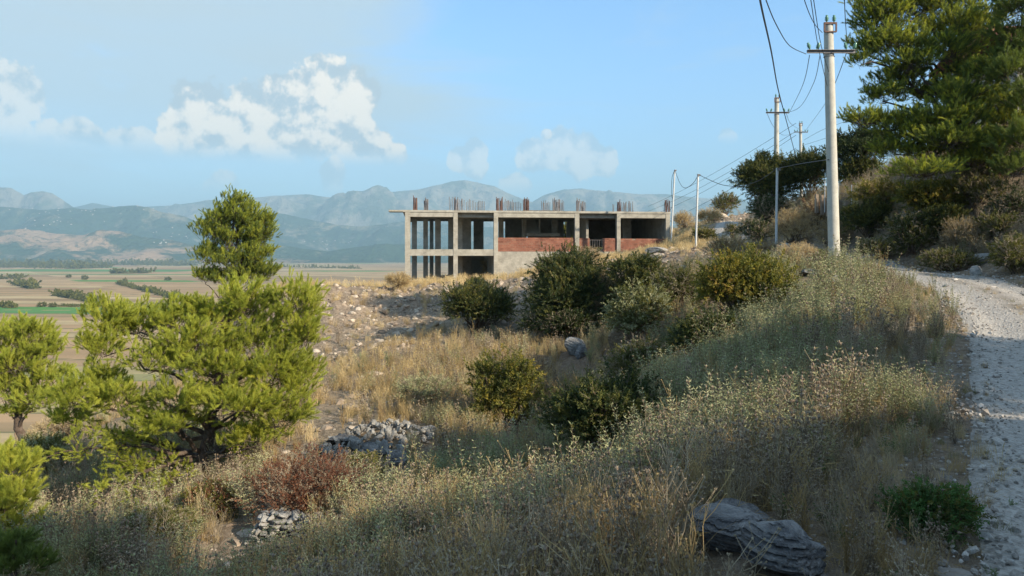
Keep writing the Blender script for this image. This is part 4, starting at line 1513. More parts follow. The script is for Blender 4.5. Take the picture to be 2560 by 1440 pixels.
BU_ = [
    # label, px, py, D, w, h, kinds, ls
    ('round dark green bush at the foot of the rubble bank', 1198, 775, 34, 165, 125, ['oak', 'olive'], .26),
    ('small dark bush touching the top of the round one', 1195, 722, 37, 66, 44, ['olive', 'brown'], .24),
    ('biggest dark evergreen bush beneath the long brick wall', 1440, 732, 31, 250, 200, ['oak', 'oak', 'olive'], .28),
    ('pale dry bush crowning the biggest dark bush, before the brick wall', 1462, 648, 36, 80, 50, ['straw', 'brown'], .28),
    ('dark bush beneath the right brick panel of the building', 1592, 700, 29, 140, 110, ['oak', 'olive'], .26),
    ('rounded tan dry bush between two dark bushes on the crest', 1518, 740, 26, 80, 110, ['brown', 'straw'], .24),
    ('shadowed bush low in the hollow below the biggest dark bush', 1420, 815, 29.5, 210, 90, ['oak', 'oak', 'brown'], .26),
    ('grey-green bush draped over the rocky edge', 1600, 790, 21, 160, 150, ['sage', 'olive'], .2),
    ('olive bush on the crest just left of the yellowing bush', 1690, 725, 22, 130, 110, ['olive', 'brown'], .2),
    ('large yellowing leafy bush in front of the nearest white pole', 1868, 740, 14.5, 250, 200, ['yellow', 'olive', 'yellow'], .19),
    ('upright green shoot rising out of the yellowing bush', 1890, 668, 15, 60, 56, ['olive', 'yellow'], .18),
    ('low dark olive bush below the yellowing bush', 1780, 850, 13.5, 200, 120, ['olive', 'oak'], .18),
    ('dark bush filling the foot of the bank in the middle', 1530, 1045, 12, 300, 200, ['oak', 'olive'], .16),
    ('darkest low bush under the sage bank', 1430, 1085, 11.8, 140, 90, ['oak'], .15),
    ('brownish dark bush climbing the bank above the dark bush', 1600, 930, 14, 180, 130, ['olive', 'brown'], .17),
    ('young yellow-green tree with loose twigs in the golden grass', 1262, 985, 17.5, 160, 200, ['yellow', 'olive'], .2),
    ('small rust red sapling beside the yellow-green tree', 1352, 945, 20, 36, 70, ['rust', 'gold'], .17),
    ('rusty brown leafless bush above the dry stone wall', 770, 1215, 11.5, 290, 160, ['rust', 'rust', 'brown'], .14),
    ('olive bush joined to the right side of the rusty bush', 905, 1190, 11.2, 120, 100, ['olive', 'brown'], .14),
    ('dark grey shrub mound at the lower edge of the golden grass', 1070, 985, 18, 150, 70, ['brown', 'sage'], .18),
    ('broad dark evergreen bush leaning over the track, behind the white pole', 1915, 452, 48.5, 150, 130, ['oak', 'olive', 'olive'], .36),
    ('dark bush filling the gap between white pole and tall pole', 2020, 440, 46, 120, 120, ['oak', 'olive'], .36),
    ('dark bush mass descending to the far bend of the track', 1915, 530, 46, 90, 70, ['oak', 'brown'], .36),
    ('dark leafy bush on the skyline right of the tall pole', 2150, 370, 44, 170, 80, ['oak'], .36),
    ('yellow-flowering pale bush on the bank right of the tall pole', 2210, 485, 25, 150, 60, ['gold', 'yellow'], .22),
    ('dark bush on the bank below the pale bush', 2170, 550, 23.5, 130, 90, ['oak', 'olive'], .22),
    ('dark bush low on the bank at the inside of the bend', 2280, 590, 21.5, 130, 100, ['oak', 'olive', 'brown'], .22),
    ('olive bush under the large pine', 2330, 500, 24, 150, 90, ['olive', 'yellow'], .24),
    ('brown bush under the large pine beside its trunk', 2440, 480, 24.5, 130, 90, ['olive', 'brown'], .24),
    ('dark bush on the bank at the right edge', 2530, 520, 21, 120, 120, ['oak', 'brown'], .22),
    ('dark brown bush above the right edge of the track', 2545, 640, 17.5, 130, 90, ['brown', 'olive'], .18),
    ('shaded brown bush behind the big pine trunk', 2500, 400, 26, 150, 80, ['brown', 'oak'], .26),
    ('brown bush on the rubble mound past the end of the track', 1812, 508, 75, 60, 36, ['brown', 'olive'], .5),
    ('golden dry bush left of the far track', 1775, 548, 66, 56, 34, ['gold', 'straw'], .5),
    ('low dark brush along the right side of the far track', 1888, 588, 51, 80, 56, ['brown', 'oak'], .34),
    ('weedy tuft between the ruts of the far track', 1832, 584, 56, 26, 34, ['olive', 'brown'], .3),
    ('dark brush on the left side of the far track', 1760, 592, 53, 60, 34, ['brown', 'olive'], .3),
    ('golden dry bush between the two farther white poles', 1710, 555, 63, 46, 34, ['gold', 'straw'], .5),
    ('golden dry bush beside the middle white pole and the track', 1822, 628, 33, 110, 60, ['gold', 'straw', 'brown'], .28),
    ('tan dry bush leaning on the left end of the building', 995, 708, 49, 60, 34, ['gold', 'straw'], .36),
    ('brown dry bush behind the ground floor opening', 1224, 672, 60, 34, 44, ['brown', 'straw'], .34),
    ('green tree seen through the opening of the upper storey', 1424, 590, 80, 44, 46, ['olive', 'yellow'], .5),
    ('low olive undergrowth beneath the big sprawling pine', 400, 1330, 12, 190, 90, ['olive', 'brown'], .13),
    ('small pale yellow bush at the bottom of the slope', 375, 1385, 10.5, 80, 50, ['gold', 'sage'], .12),
    ('brown undergrowth right of the big pine trunk', 520, 1260, 12.5, 130, 80, ['rust', 'olive'], .13),
    ('grey-green bush on the slope below the left pine', 110, 1150, 18, 130, 100, ['sage', 'olive'], .2),
    ('orange-brown bush on the slope left of the big pine', 150, 1075, 21, 110, 50, ['gold', 'brown'], .22),
    ('green herb clump along the near edge of the track', 2330, 1290, 5.6, 190, 110, ['herb', 'herb', 'olive'], .07),
    ('small green herb clump at the foot of the sage bank', 2130, 1000, 7.6, 140, 70, ['sage', 'herb'], .09),
    ('brown dry brush on the verge left of the nearest white pole foot', 1900, 632, 30, 90, 48, ['brown', 'straw'], .2),
    ('dry brush on the verge between the nearest white pole and the tall pole', 1990, 640, 27.5, 110, 54, ['brown', 'gold'], .18),
    ('low brown brush right behind the foot of the tall pole', 2065, 652, 26, 80, 40, ['brown', 'olive'], .18),
    ('dark bush on the skyline bank directly right of the tall pole', 2130, 425, 42, 130, 70, ['oak', 'olive'], .34),
    ('dry brown brush below the concrete ledge', 2085, 590, 30, 90, 80, ['brown', 'straw'], .22),
    ('tall pale stalks on the bank right of the bend', 2420, 600, 20, 130, 90, ['straw', 'brown'], .2),
    ('dark olive brush on the upper bank left of the pine trunk', 2360, 560, 22.5, 130, 80, ['olive', 'oak'], .22),
    ('brown brush at the toe of the bank inside the bend', 2200, 625, 23, 120, 50, ['brown', 'olive'], .18),
    ('brown brush at the toe of the bank above the track', 2370, 655, 20, 140, 50, ['brown', 'olive'], .17),
    ('olive brush on the bank at the right edge, under the far pine', 2500, 580, 20, 130, 80, ['olive', 'brown'], .2),
    ('dry brush on the cut bank behind the nearest white pole', 1985, 575, 36, 110, 90, ['brown', 'gold', 'straw'], .24),
    ('reddish brown brush on the cut bank left of the tall pole', 2040, 540, 34, 90, 80, ['brown', 'rust', 'straw'], .24),
    ('rust red low shrub before the grey boulder', 1285, 1395, 5.2, 70, 60, ['rust', 'rust'], .06),
]
for lab, px, py, D, w, h, kinds, ls in BU_:
    small = 'tree' in lab
    bush(lab, px, py, D, w, h, kinds, ls=ls, name='small_tree' if small else 'bush', cat='tree' if small else 'bush',
         lobes=13 if w > 140 else 9, sparse=.62 if ('loose' in lab or 'leafless' in lab or 'rust' in lab) else 1.0)
# fir tip over the roadside bush
bush('little pointed fir tip above the roadside bush', 1909, 402, 49, 22, 46, ['oak'], ls=.25, name='fir_sapling', cat='fir', lobes=5)

# ------------------------------------------------------------------ stones and rocks
def stone_mesh(name, mat, seed, flat=.6, sub=2, jag=.25, cuts=5):
    """irregular broken stone, unit size: an icosphere cut by a few planes"""
    r = np.random.default_rng(seed)
    import bmesh
    bm = bmesh.new()
    bmesh.ops.create_icosphere(bm, subdivisions=sub, radius=.5)
    V = np.array([v.co[:] for v in bm.verts])
    for k in range(cuts):
        n = unit(r.normal(size=3))
        d = r.uniform(.18, .36)
        over = V @ n - d
        V -= np.where(over > 0, over, 0)[:, None] * n
    V *= 1 + jag * (fbm(V[:, 0] * 3 + seed, V[:, 1] * 3 + V[:, 2] * 5, 3))[:, None]
    V *= np.array([1, r.uniform(.65, .95), flat * r.uniform(.8, 1.2)])
    for v, c in zip(bm.verts, V):
        v.co = c
    me = bpy.data.meshes.new(name)
    bm.to_mesh(me)
    bm.free()
    me.materials.append(mat)
    return me


ST_G = [stone_mesh('gravel_stone_%d' % i, M['gravel'], 10 + i, .6, 1) for i in range(6)]
ST_R = [stone_mesh('rubble_stone_%d' % i, M['rubble'], 30 + i, .5, 2) for i in range(8)]
ST_P = [stone_mesh('pile_stone_%d' % i, M['rock'], 50 + i, .6, 2) for i in range(8)]
PR_G = [bpy.data.objects.new(m.name, m) for m in ST_G]
PR_R = [bpy.data.objects.new(m.name, m) for m in ST_R]
PR_P = [bpy.data.objects.new(m.name + '_loose', m) for m in ST_P]


def flat_rot(n, tilt=.35):
    return np.stack([rng.normal(size=n) * tilt, rng.normal(size=n) * tilt, rng.random(n) * 6.283], 1)


def polar(n, r0, r1, a0=-38, a1=38, p=1.0):
    """points spread over the view; p=1: even in distance"""
    u = rng.random(n)
    r = (r0 ** p + u * (r1 ** p - r0 ** p)) ** (1 / p)
    a = np.radians(rng.uniform(a0, a1, n))
    return r * np.sin(a), r * np.cos(a)


def blob(x, y, cx, cy, rx, ry):
    return np.exp(-(((x - cx) / rx) ** 2 + ((y - cy) / ry) ** 2))


def in_building(x, y, pad=.3):
    u = (x - B0[0]) * BU[0] + (y - B0[1]) * BU[1]
    v = -(x - B0[0]) * BU[1] + (y - B0[1]) * BU[0]
    return (u > -pad) & (u < BL + pad) & (v > -pad) & (v < 11.2)


# gravel lying on the track and its verges
x, y = polar(30000, 2.2, 30, -5, 44, .7)
rd = np.abs(road_dist(x, y))
pk = np.exp(-((rd - 1.3) / .55) ** 2) * 1.2 + np.exp(-(rd / 1.2) ** 2) * .45 + np.where(rd < 3, .06, 0)
pk += blob(x, y, 3.0, 5.2, .5, .8) * .5
k = rng.random(len(x)) < pk
x, y = x[k], y[k]
z = ground_z(x, y) + np.where(np.abs(road_dist(x, y)) < 1.35, .035, .0)
s_ = .013 * np.exp(rng.normal(size=len(x)) * .5) * (1 + .06 * np.hypot(x, y))
scatter('gravel', PR_G, np.stack([x, y, z], 1), flat_rot(len(x)), s_ * 1.5, rng.integers(0, 6, len(x)))

# rubble on the bank, on the path and at the crest
x, y = polar(70000, 7, 90, -34, 34, 1.1)
pk = 1.5 * blob(x, y, -3.5, 43, 9.5, 6.5) + .8 * blob(x, y, -8.5, 35, 2.2, 4) + 1.0 * blob(x, y, 9, 37, 3, 5) + 1.6 * blob(x, y, 9.6, 23.2, 1.3, 1.4) + 1.2 * blob(x, y, 23, 77, 3.5, 4)
pk += 1.3 * blob(x, y, -3.9, 11, .7, 2.6) + .6 * blob(x, y, -4.3, 16.5, 1.2, 5) + .5 * blob(x, y, -4.6, 27, 1.2, 4) + .25 * blob(x, y, 4, 31, 3, 4) + .8 * blob(x, y, -13, 44, 3, 3) + .7 * blob(x, y, 4.5, 21, 1.2, 2.5)
pk += .3 * blob(x, y, 14.5, 20, 1.5, 3) + .03 * sstep(9, 20, y)
pk *= .35 + 1.3 * np.clip(fbm(x * .5, y * .5, 3) + .5, 0, 1) ** 2
k = (rng.random(len(x)) < pk * .62) & (np.abs(road_dist(x, y)) > 1.4) & ~in_building(x, y, 0)
x, y = x[k], y[k]
z = ground_z(x, y)
s_ = .10 * np.exp(rng.normal(size=len(x)) * .55) * (1 + .022 * y)
s_ = np.minimum(s_, .5) * np.interp(y, [8, 20], [.55, 1])
scatter('rubble', PR_R, np.stack([x, y, z - s_ * .08], 1), flat_rot(len(x), .3), s_ * 1.25, rng.integers(0, 8, len(x)))


def place_stone(parent, me, loc, s, rot, name='stone'):
    o = bpy.data.objects.new(name, me)
    COL.objects.link(o)
    o.parent = parent
    o.location = loc
    o.scale = s if isinstance(s, tuple) else (s, s, s)
    o.rotation_euler = rot
    return o


# sunlit stone heap: every stone a part
hd = foot(940, 1110, 15.5)
hx = (948 - CX) / F * hd
heap = empty('stone_heap', (hx, hd, gz(hx, hd) - .05), 0, 'long heap of pale broken stones at the end of the golden grass', 'stone heap')
hz0 = heap.location.z
n = 0
while n < 285:
    u, v = rng.uniform(-1, 1, 2)
    if u * u + v * v > 1:
        continue
    px_, py_ = hx + u * 1.15 + v * .45, hd + v * 1.25
    hh = (1 - u * u - v * v) ** .7 * .34
    zz = gz(px_, py_) + hh * rng.uniform(.6, 1.0) + .02
    s1 = float(.085 * math.exp(rng.normal() * .45)) * (1.25 if v < -.2 else 1)
    place_stone(heap, ST_P[n % 8], (px_ - hx, py_ - hd, zz - hz0), (s1 * 1.7, s1 * 1.4, s1 * 1.2), tuple(rng.uniform(-1.2, 1.2, 3)))
    n += 1
core = MB()
core_v = []
for i in range(15):
    for j in range(15):
        a_, r_ = j / 15 * 2 * math.pi, i / 14
        core_v.append((math.cos(a_) * r_ * 1.15 + math.sin(a_) * r_ * .45, math.sin(a_) * r_ * 1.25, gz(hx + math.cos(a_) * r_ * 1.15 + math.sin(a_) * r_ * .45, hd + math.sin(a_) * r_ * 1.25) - hz0 + (1 - r_ * r_) ** .7 * .20 - .07))
cf = [[i * 15 + j, i * 15 + (j + 1) % 15, (i + 1) * 15 + (j + 1) % 15, (i + 1) * 15 + j] for i in range(14) for j in range(15)]
core.add(core_v, cf).build('earth_core', M['crag'], heap, True)


ROCKS = []


def boulder(label, px, row, D, wpx, hpx, seed, mat, yaw=0.0, dm=.8, layered=0.0, name='boulder', cat='boulder', sink=.18, tilt=0.0, group=None, top=None):
    D = foot(px, row, D)
    x, y, _ = U(px, row, D)
    w, h = wpx / F * D, hpx / F * D
    ROCKS.append((x, y, w))
    import bmesh
    bm = bmesh.new()
    bmesh.ops.create_icosphere(bm, subdivisions=5, radius=.5)
    V = np.array([v.co[:] for v in bm.verts])
    r = np.random.default_rng(seed)
    for k in range(9):
        nn = unit(r.normal(size=3) * np.array([1, 1, .8]))
        d = r.uniform(.24, .40)
        over = V @ nn - d
        V -= np.where(over > 0, over, 0)[:, None] * nn
    if layered:
        q = V[:, 2] * 9 + V[:, 0] * 2.0 + 1.5 * fbm(V[:, 0] * 3 + seed, V[:, 1] * 3, 3)
        st_ = (q - np.floor(q))
        V[:, :2] *= (1 - layered * (st_ < .25) * (.6 + .8 * vnoise(np.floor(q) * 3.1 + seed, q * 0 + 2)))[:, None]
    V *= (1 + .16 * fbm(V[:, 0] * 4 + seed, V[:, 1] * 4 + V[:, 2] * 6, 5) + .05 * fbm(V[:, 0] * 16 + seed, V[:, 2] * 22 + V[:, 1] * 9, 3))[:, None]
    V = V / (V.max(0) - V.min(0)) * np.array([w, w * dm, h * (1 + sink)])
    V[:, 2] += h * (1 - sink) / 2
    for v, c in zip(bm.verts, V):
        v.co = c
    me = bpy.data.meshes.new(name)
    bm.to_mesh(me)
    bm.free()
    me.materials.append(mat)
    for p_ in me.polygons:
        p_.use_smooth = False
    o = bpy.data.objects.new(name, me)
    COL.objects.link(o)
    o.location = (x, y, gz(x, y))
    o.rotation_euler = (0, tilt, yaw)
    return tag(o, label, cat, group)


boulder('large grey layered boulder among dry grass in the foreground', 1962, 1425, 4.0, 215, 128, 3, M['slate'], .2, .8, .10, tilt=.08)
boulder('flat pale grey slab of rock leaning against the large layered boulder', 1815, 1362, 4.6, 200, 90, 8, M['slate'], -.15, .9, .08, tilt=-.10)
boulder('half buried grey rock behind the flat slab', 1850, 1310, 5.1, 150, 52, 14, M['slate'], .3, .9, .06)
boulder('grey boulder half hidden by weeds at the bottom edge', 1040, 1428, 5.6, 110, 60, 21, M['slate'], .5, .9, .05)
boulder('small grey boulder beside the rust red shrub', 1312, 1385, 5.2, 60, 62, 22, M['slate'], .1, .9, .05)
boulder('pale blue-grey boulder lying alone in the shaded hollow', 1430, 888, 30, 54, 42, 5, M['rock'], .1, .9, .04, tilt=.25)
boulder('dark block of rock against the alone boulder in the hollow', 1452, 892, 29.5, 30, 34, 6, M['slate'], .4, .9, .04)
boulder('dark slab of rock at the front of the stone heap, left one', 862, 1112, 14.8, 95, 28, 31, M['slate'], .2, .8, .05, tilt=.1)
boulder('dark humped rock at the front of the stone heap', 925, 1142, 14.4, 80, 34, 32, M['slate'], -.3, .8, .05)
boulder('dark rock below the right half of the stone heap', 990, 1160, 14.1, 70, 34, 33, M['slate'], .6, .8, .05)
boulder('lone dark stone right of the stone heap', 1076, 1090, 15.6, 34, 28, 34, M['slate'], .2, .8, .05)
boulder('pale flat stone on the bank above the right side of the track', 2452, 660, 20, 66, 26, 41, M['rock'], .2, .7, .04, tilt=-.15)
boulder('small white stone on the bank below the pale flat one', 2440, 688, 18.5, 30, 26, 42, M['rock'], .2, .8, .04)
boulder('pale rock ledge at the foot of the tallest pole', 2022, 690, 22.5, 52, 18, 43, M['rock'], .1, .8, .04)
boulder('white stone right of the foot of the tallest pole', 2092, 704, 21.5, 40, 20, 44, M['rock'], .1, .8, .04)
boulder('flat pale stone at the lower end of the stony path', 560, 1425, 9.6, 40, 18, 45, M['rock'], .5, .9, .04)
boulder('white stone near the dry stone wall', 640, 1378, 10.2, 24, 16, 46, M['rock'], .5, .9, .04)
boulder('small bright white stone in the foreground weeds', 946, 1392, 6.0, 22, 16, 47, M['gravel'], .5, .9, .04)
boulder('white stone on the verge crest above the tangle of dry stalks', 1548, 1276, 6.4, 40, 16, 48, M['gravel'], .5, .9, .04)
boulder('pale blue stone cut by the bottom edge beside the track', 2388, 1452, 3.9, 80, 30, 49, M['gravel'], .5, .9, .03)
boulder('pale outcrop on the mound left of the far track', 1800, 545, 70, 44, 12, 50, M['rubble'], .1, .8, .04)
boulder('long pale slab of rock above the rubble, below the right brick panel', 1640, 632, 36, 56, 14, 51, M['rock'], .1, .8, .04)
# crag of the bank over the hollow
for i, (px, row, w, h) in enumerate(((1552, 872, 56, 70),)):
    boulder(('brown rocky crag over the shaded hollow', 'lower block of the rocky crag over the hollow', 'upper left block of the rocky crag over the hollow')[i],
            px, row, 22 + i * .4, w, h, 60 + i, M['crag'], .3 * i, .9, .05, name='crag_block', cat='rock')

# short dry stone wall under the rusty bush: each stone a part
wd = foot(678, 1352, 10.6)
wx0, wx1 = (612 - CX) / F * wd, (742 - CX) / F * wd
wall = empty('dry_stone_wall', ((wx0 + wx1) / 2, wd, gz((wx0 + wx1) / 2, wd) - .05), .0, 'short curved dry stone wall under the rusty brown bush', 'stone wall')
WX, WY, WZ = wall.location
lay_ = 0
for r in (0, 1, 2, 3, 4, 5, 0, 1, 2, 3, 4, 5, 5):
    lay_ += (r == 0)
    x_ = wx0 + rng.uniform(0, .06) + r * .03
    while x_ < wx1 + .15:
        l = rng.uniform(.055, .20)
        t_ = (x_ - wx0) / (wx1 - wx0)
        yy_ = wd + .16 * t_ * t_ + .012 * r + .17 * max(0, lay_ - 1)
        place_stone(wall, ST_P[int(rng.integers(8))], (x_ + l / 2 - WX, yy_ - WY + rng.uniform(-.06, .06), gz(x_, yy_) + .03 + r * .068 * (1.1 - .45 * t_) - WZ + rng.uniform(-.02, .02)),
                    (l * 1.25, .26, rng.uniform(.08, .15)), (rng.uniform(-.25, .25), rng.uniform(-.25, .25), rng.uniform(-.5, .5)))
        x_ += l * .95

ROCKS.append(((wx0 + wx1) / 2, wd, (wx1 - wx0) * 1.2))
# low concrete ledge with wire fence on the bank right of the tall pole
lb = []
P0_, P1_ = Vector(U(2040, 486, 36)), Vector(U(2128, 512, 34))
led = empty('concrete_ledge', tuple(P0_), 0, 'low pale concrete ledge on the bank behind the tallest pole', 'ledge')
dv = P1_ - P0_
mm = MB()
for i in range(6):
    a, b_ = dv * (i / 6), dv * ((i + 1) / 6)
    mm.box((a.x, a.y, a.z - .9), (b_.x, b_.y + .5, a.z + .02 + .03 * math.sin(i * 2)))
mm.build('ledge_block', M['rubble'], led)
fe = empty('wire_fence', tuple(P0_), 0, 'sagging wire fence on thin posts above the concrete ledge', 'fence')
tops = []
for i, (px, py, py2, d) in enumerate(((2062, 505, 452, 35.5), (2096, 502, 458, 34.8), (2129, 512, 462, 34.0))):
    a, b_ = Vector(U(px, py, d)) - P0_, Vector(U(px, py2, d)) - P0_
    MB().tube([tuple(a - Vector((0, 0, .5))), tuple(b_)], .022, 6).build('fence_post', M['steel'], fe)
    tops.append(b_)
for k in range(5):
    mw = MB()
    for a, b_ in zip(tops[:-1], tops[1:]):
        mw.tube([tuple(a.lerp(b_, t) - Vector((0, 0, .06 + .19 * k + .10 * t * (1 - t)))) for t in (0, .33, .66, 1)], .005, 3)
    mw.build('wire', M['grey_iron'], fe)
# stakes on the slope
for lab, px, row, d, h in (('thin pale stake at the left under the left pine', 40, 1118, 21, 36), ('pale stake leaning on the lower left slope', 104, 1362, 12.5, 60),
                           ('short pale stake nearest the big pine, in its shade', 162, 1300, 13.5, 40), ('thin stake under the left branches of the big pine', 244, 1212, 15.5, 44)):
    d = foot(px, row, d)
    x_, y_, _ = U(px, row, d)
    o = MB().tube([(0, 0, -.2), (.01, 0, h / F * d * .5), (-.04, 0, h / F * d)], .022, 6, cap=True).build('stake', M['twig'])
    o.location = (x_, y_, gz(x_, y_))
    tag(o, lab, 'stake', 'stakes on the slope')

# house glimpsed behind the hillside pines
hp = Vector(U(2560, 110, 46))
hp.x += 1.2
hb_ = empty('house', (hp.x, hp.y, gz(hp.x, hp.y) - 1), 0, 'house with a red tiled eave glimpsed behind the upper right pines', 'house')
H0 = hp.z - hb_.location.z
MB().box((-1.6, 0, 0), (9, 8, H0)).build('wall', M['concrete'], hb_)
rf = MB()
rf.add([(-2.3, -.6, H0 - .02), (9.6, -.6, H0 + .0), (9.6, 4, H0 + 2.2), (-2.3, 4, H0 + 2.2), (-2.3, -.6, H0 + .12), (9.6, -.6, H0 + .14), (9.6, 4, H0 + 2.36), (-2.3, 4, H0 + 2.36)],
       [[3, 2, 1, 0], [4, 5, 6, 7], [0, 1, 5, 4], [1, 2, 6, 5], [2, 3, 7, 6], [3, 0, 4, 7]])
rf.add([(-2.3, 4.01, H0 + 2.2), (9.6, 4.01, H0 + 2.2), (9.6, 8.6, H0), (-2.3, 8.6, H0), (-2.3, 4.01, H0 + 2.36), (9.6, 4.01, H0 + 2.36), (9.6, 8.6, H0 + .14), (-2.3, 8.6, H0 + .14)],
       [[3, 2, 1, 0], [4, 5, 6, 7], [0, 1, 5, 4], [1, 2, 6, 5], [2, 3, 7, 6], [3, 0, 4, 7]])
rf.build('roof', M['brick'], hb_)


# ------------------------------------------------------------------ wild plants (metres, growing along +Z)
def sage_plant(name, mat, h=.62, ns=11, leaves=20, L=.055, W=.015, spread=.45, seed_heads=False, stemmat='twig'):
    m = MB()
    K = 6
    a = rng.random(ns) * 6.283
    lean = rng.uniform(.1, 1, ns) * spread
    hh = h * rng.uniform(.6, 1.1, ns)
    t = np.linspace(0, 1, K)
    out_ = (lean * hh)[:, None] * (t ** .8)[None, :]
    P = np.stack([np.cos(a)[:, None] * out_, np.sin(a)[:, None] * out_, hh[:, None] * (t - .12 * lean[:, None] * t * t)], 2)
    P[:, 1:, :2] += rng.normal(size=(ns, K - 1, 2)) * .012
    ribbons(m, P, np.broadcast_to(np.linspace(.0065, .003, K), (ns, K)), np.stack([-np.sin(a), np.cos(a), a * 0], 1), 1)
    ribbons(m, P, np.broadcast_to(np.linspace(.0065, .003, K), (ns, K)), np.stack([np.cos(a), np.sin(a), a * 0], 1), 1)
    for s_i in range(ns):
        tt = np.linspace(.22, 1, leaves // 2)
        i = np.minimum((tt * (K - 1)).astype(int), K - 2)
        f = tt * (K - 1) - i
        B = P[s_i, i] * (1 - f)[:, None] + P[s_i, i + 1] * f[:, None]
        T = unit(P[s_i, i + 1] - P[s_i, i])
        for sg in (-1, 1):
            ph = np.arange(len(tt)) * 1.571 + a[s_i] + rng.normal() * .3
            sd = np.stack([np.cos(ph), np.sin(ph), ph * 0], 1) * sg
            D = unit(sd + T * rng.uniform(.3, .9, (len(tt), 1)) + rng.normal(size=(len(tt), 3)) * .2)
            m.leaves(B, D, side_of(D), L * (1.15 - .45 * tt) * rng.uniform(.7, 1.2, len(tt)), W * rng.uniform(.8, 1.2, len(tt)), 0)
        if seed_heads:
            top = P[s_i, -1]
            m.tube([top - (0, 0, .012), top + (0, 0, .004), top + (0, 0, .02)], [.004, .012, .003], 5, 1)
    return proto(name, m, [mat, M[stemmat]])


def grass_clump(name, mat, n=55, h=.4, spread=.35, droop=.5, W=.004, r=.07, heads=False):
    m = MB()
    K = 5
    a = rng.random(n) * 6.283
    lean = rng.uniform(0, 1, n) * spread
    hh = h * rng.uniform(.45, 1.1, n)
    t = np.linspace(0, 1, K)
    out_ = hh[:, None] * (lean[:, None] * t[None, :] + droop * lean[:, None] * (t ** 2.4)[None, :])
    b = rng.normal(size=(n, 2)) * r
    P = np.stack([b[:, 0:1] + np.cos(a)[:, None] * out_, b[:, 1:2] + np.sin(a)[:, None] * out_, hh[:, None] * (t - droop * lean[:, None] * t ** 2.6)[:, :]], 2)
    S = unit(np.stack([-np.sin(a), np.cos(a), rng.normal(size=n) * .3], 1))
    ribbons(m, P, np.broadcast_to(W * np.array([1, 1, .8, .6, .2]), (n, K)), S, 0)
    if heads:
        k = rng.random(n) < .4
        D = unit(P[k, -1] - P[k, -2] + rng.normal(size=(k.sum(), 3)) * .01)
        m.leaves(P[k, -2], D, side_of(D), hh[k] * .22, W * 3.2, 0)
    return proto(name, m, [mat])


def dry_forb(name, mat, h=.55, ns=7, nb=9, heads=True, spread=.35, ball=.007):
    """dead branching stalks with small seed heads"""
    m = MB()
    for s_i in range(ns):
        a = rng.random() * 6.283
        ln = rng.uniform(.1, 1) * spread
        hh = h * rng.uniform(.6, 1.1)
        C = curve_pts((0, 0, 0), (math.cos(a) * ln * hh, math.sin(a) * ln * hh, hh), .0, 6, .02)
        m.tube(C, np.linspace(.0032, .0016, 6), 3, 0)
        n = nb
        i = rng.integers(1, 5, n)
        f = rng.random(n)
        B = C[i] * (1 - f)[:, None] + C[i + 1] * f[:, None]
        aa = rng.random(n) * 6.283
        D = unit(np.stack([np.cos(aa) * .6, np.sin(aa) * .6, rng.uniform(.5, 1.2, n)], 1))
        L = hh * rng.uniform(.12, .3, n)
        P = B[:, None] + D[:, None] * L[:, None, None] * np.array([0, .5, 1])[None, :, None]
        P[:, 2, 2] += L * .1
        ribbons(m, P, np.full((n, 3), .0032), side_of(D), 0)
        if heads:
            T = np.concatenate([P[:, 2], C[-1:]])
            Dn = np.concatenate([D, [[0, 0, 1.]]])
            for q in range(2):
                m.leaves(T, unit(Dn + rng.normal(size=Dn.shape) * .25), side_of(Dn), ball * 2.6, ball * 1.8, 0)
    return proto(name, m, [mat])


def tangle(name, mat, n=26, L=.9, W=.005):
    """arching, criss-crossing dead canes lying over the ground"""
    m = MB()
    K = 8
    t = np.linspace(0, 1, K)
    a = rng.random(n) * 6.283
    l = L * rng.uniform(.5, 1.2, n)
    b = rng.normal(size=(n, 2)) * .22
    da = rng.normal(size=n) * 1.1
    ang = a[:, None] + da[:, None] * t[None, :]
    st_ = l[:, None] / K
    x_ = b[:, 0:1] + np.cumsum(np.cos(ang) * st_, 1)
    y_ = b[:, 1:2] + np.cumsum(np.sin(ang) * st_, 1)
    z_ = (4 * t * (1 - t))[None, :] * (l * rng.uniform(.12, .34, n))[:, None] + .02
    P = np.stack([x_ - (np.cos(a) * l / 2)[:, None], y_ - (np.sin(a) * l / 2)[:, None], z_], 2)
    ribbons(m, P, np.broadcast_to(W * np.linspace(1, .5, K), (n, K)), np.stack([-np.sin(a), np.cos(a), a * 0], 1), 0)
    ribbons(m, P, np.broadcast_to(W * np.linspace(1, .5, K), (n, K)), np.tile([[0, 0, 1.]], (n, 1)), 0)
    return proto(name, m, [mat])


